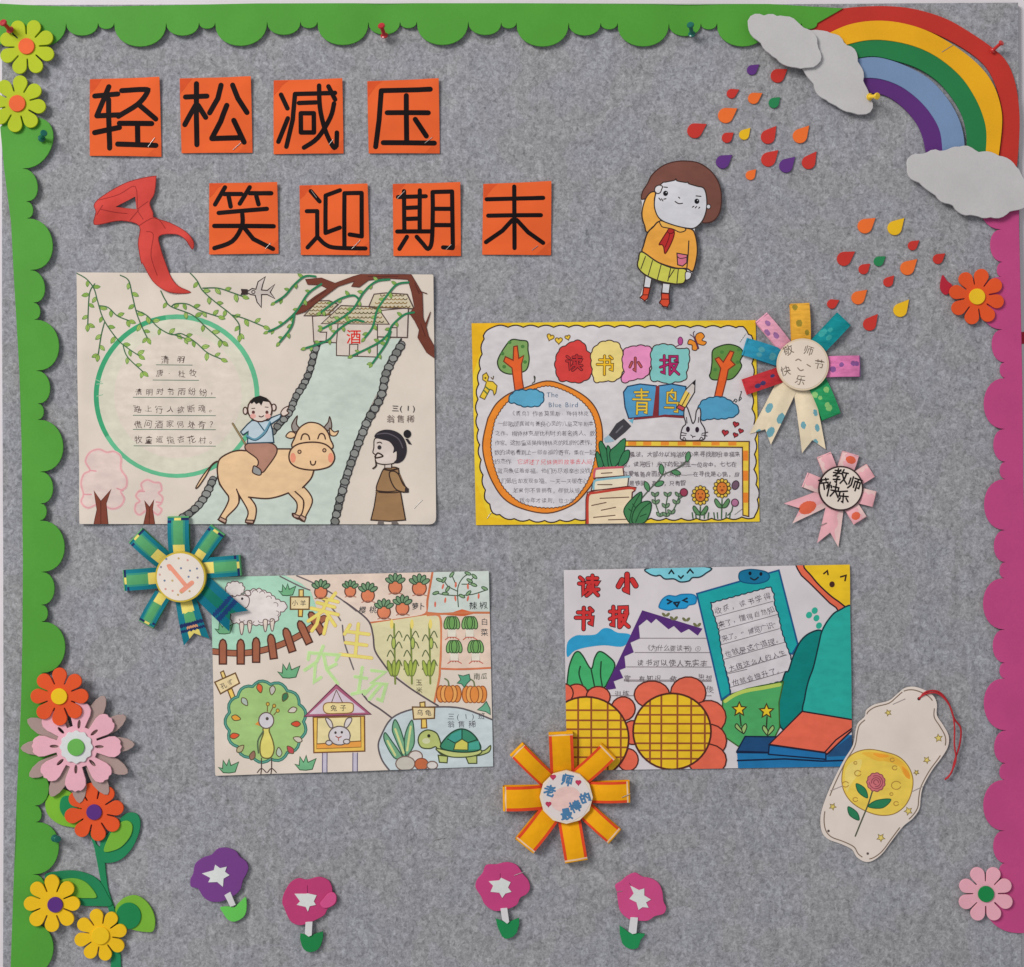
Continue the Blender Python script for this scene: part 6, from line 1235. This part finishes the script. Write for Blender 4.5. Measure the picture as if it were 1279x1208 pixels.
for ch, x, y, a, sz in (('老', 465, 555, 15, 15), ('师', 605, 465, 12, 15), ('最', 600, 742, -10, 14), ('棒', 672, 680, -25, 14), ('的', 752, 612, -20, 13)): m.brush(ch, *R4(x, y)[0], sz, (74, 118, 156), 1.5, None, 0, a)
m.done()
for x, y in ((492, 443), (697, 487), (455, 662)): m = s.motif('red_heart'); heart(m, *R4(x, y)[0], 3.2, (190, 62, 92), (176, 54, 82)); m.done()
staple(*R4(1050, 610, 1120, 578), t, Curl(12.8), .6)
# ------------------------------------------------------------------ bookmark tag with a red cord
K = Z(1010, 845, 5.033)
t = thing('bookmark_tag', 'wavy cream bookmark tag painted with a yellow moon and rose', 'bookmark', 1100, 965)
cu = Curl(2.6, [(1110, 960, 2, 50, 70), (1140, 870, 2.5, 30, 30)])
KP = K(600, 70, 660, 62, 730, 85, 780, 120, 802, 170, 802, 240, 840, 300, 877, 370, 872, 440, 830, 510, 770, 590, 715, 690, 700, 760, 692, 830, 650, 890, 590, 940, 520, 1030, 460, 1110, 400, 1155, 350, 1162, 300, 1132, 270, 1085, 200, 1050, 120, 1020, 80, 970, 73, 880, 100, 780, 150, 660, 215, 530, 275, 430, 292, 340, 308, 290, 350, 250, 360, 210, 410, 175, 500, 150, 550, 110)
hole = ellipse(*K(688, 137)[0], 2.2, 2.2, 0, 12)
slab('card', [smooth(KP, True, 4), hole], -1.0, 0, PAPER, t, cu, .2, lin((216, 202, 192)))
s = Sheet(t, cu); m = s.motif('brown_dashes'); cc = K(480, 600)[0]
IN = smooth([(cc[0] + (x - cc[0]) * .945, cc[1] + (y - cc[1]) * .965) for x, y in KP], True, 4); n = len(IN); k = 0
while k < n - 4:
    L = random.randint(14, 24); m.line(IN[k:min(n, k + L)], (128, 108, 92), .9, False); k += L + 3
m.done()
m = s.motif('yellow_moon'); MP = K(205, 640, 225, 540, 280, 480, 370, 455, 470, 470, 560, 500, 620, 560, 650, 640, 640, 730, 600, 810, 530, 860, 440, 868, 350, 840, 270, 790, 220, 720)
m.shape(MP, (228, 194, 84), (150, 116, 60), .8); m.fill(smooth(K(330, 475, 470, 478, 560, 515, 615, 570, 632, 640, 590, 610, 560, 560, 480, 530, 420, 525)), (232, 176, 66)); m.fill(smooth(K(225, 600, 260, 540, 330, 520, 310, 600, 260, 680, 235, 720)), (230, 202, 110)); m.fill(smooth(K(400, 480, 470, 485, 500, 500, 440, 505)), (230, 152, 52)); m.fill(smooth(K(580, 560, 625, 600, 630, 640, 600, 620)), (230, 150, 52))
for x, y, r in ((305, 605, 4), (535, 570, 3), (545, 680, 6), (228, 675, 4), (290, 770, 3), (520, 520, 2.6), (545, 795, 3), (290, 540, 2), (515, 735, 2)): m.line(ellipse(*K(x, y)[0], r, r * .85, 0, 12, 20, 330), (176, 136, 62), .8, False)
m.done()
m = s.motif('rose'); m.line(K(398, 710, 370, 800, 330, 900, 290, 1000), (84, 88, 70), 1.2)
for b in ((295, 670, 350, 700, 365, 760, 310, 725), (370, 815, 420, 775, 512, 768, 460, 822), (245, 815, 300, 850, 312, 900, 255, 870)): m.shape(K(*b), (46, 122, 84), (40, 84, 60), .7)
P = bumpy(ellipse(*K(418, 660)[0], 10.5, 10.8, 0, 20), 6, 1.2); m.fill(P, (200, 112, 116)); m.line(P, (140, 72, 82), .8, False, True)
for r in (3, 5.6, 8.2): m.line(ellipse(*K(418, 660)[0], r, r, 0, 14, r * 30, r * 30 + 290), (150, 76, 86), .8, False)
m.done()
for x, y, r in ((495, 225, 4), (812, 385, 5), (148, 815, 4.4), (622, 842, 5.2), (450, 1010, 5.2), (672, 600, 3.4), (738, 522, 4.4)):
    m = s.motif('star'); c = K(x, y)[0]; a0 = random.uniform(0, 1); P = [(c[0] + (r if i % 2 == 0 else r * .45) * math.cos(a0 + i * math.pi / 5), c[1] + (r if i % 2 == 0 else r * .45) * math.sin(a0 + i * math.pi / 5)) for i in range(10)]; m.shape(P, (218, 196, 110), (140, 120, 70), .7, False); m.done()
m = s.motif('punch_marks')
for x, y in ((122, 968), (368, 1110)): m.oval(*K(x, y)[0], 1.6, 1.6, (90, 78, 74))
for b in ((525, 172, 600, 138), (135, 715, 210, 685), (645, 720, 710, 690)): m.line(K(*b), (150, 140, 136), .7, False)
m.done()
c = sub(tube('cord', [(*p, h) for p, h in zip(smooth(K(688, 140, 720, 100, 770, 85, 820, 100, 870, 165, 905, 260, 945, 320, 940, 420, 910, 520, 890, 600, 850, 645), False, 5), [4 + 3.5 * math.sin(i / 16) for i in range(51)])], 1.15, t, foam((164, 36, 44))), t)
tube('cord_strand', [(*p, h) for p, h in zip(smooth(K(688, 132, 730, 105, 790, 98, 840, 130, 885, 200, 905, 300, 905, 420, 915, 520, 880, 610, 858, 638), False, 5), [5 + 3 * math.sin(i / 15) for i in range(46)])], 1.05, c, foam((176, 42, 48)))
# a scrap of red tape on the wall past the edge of the board
t = thing('red_tape_scrap', 'scrap of red tape on the wall past the pink border', 'tape', 1281, 421)
slab('tape', [(1278.5, 414), (1292, 413), (1292, 428), (1278.5, 429)], -8.9, -8.4, foam((176, 40, 56)), t, FLAT, .1)
for o in THINGS:
    if '_o' in o: del o['_o']
bpy.data.objects.remove(_fo); bpy.data.curves.remove(_fc)
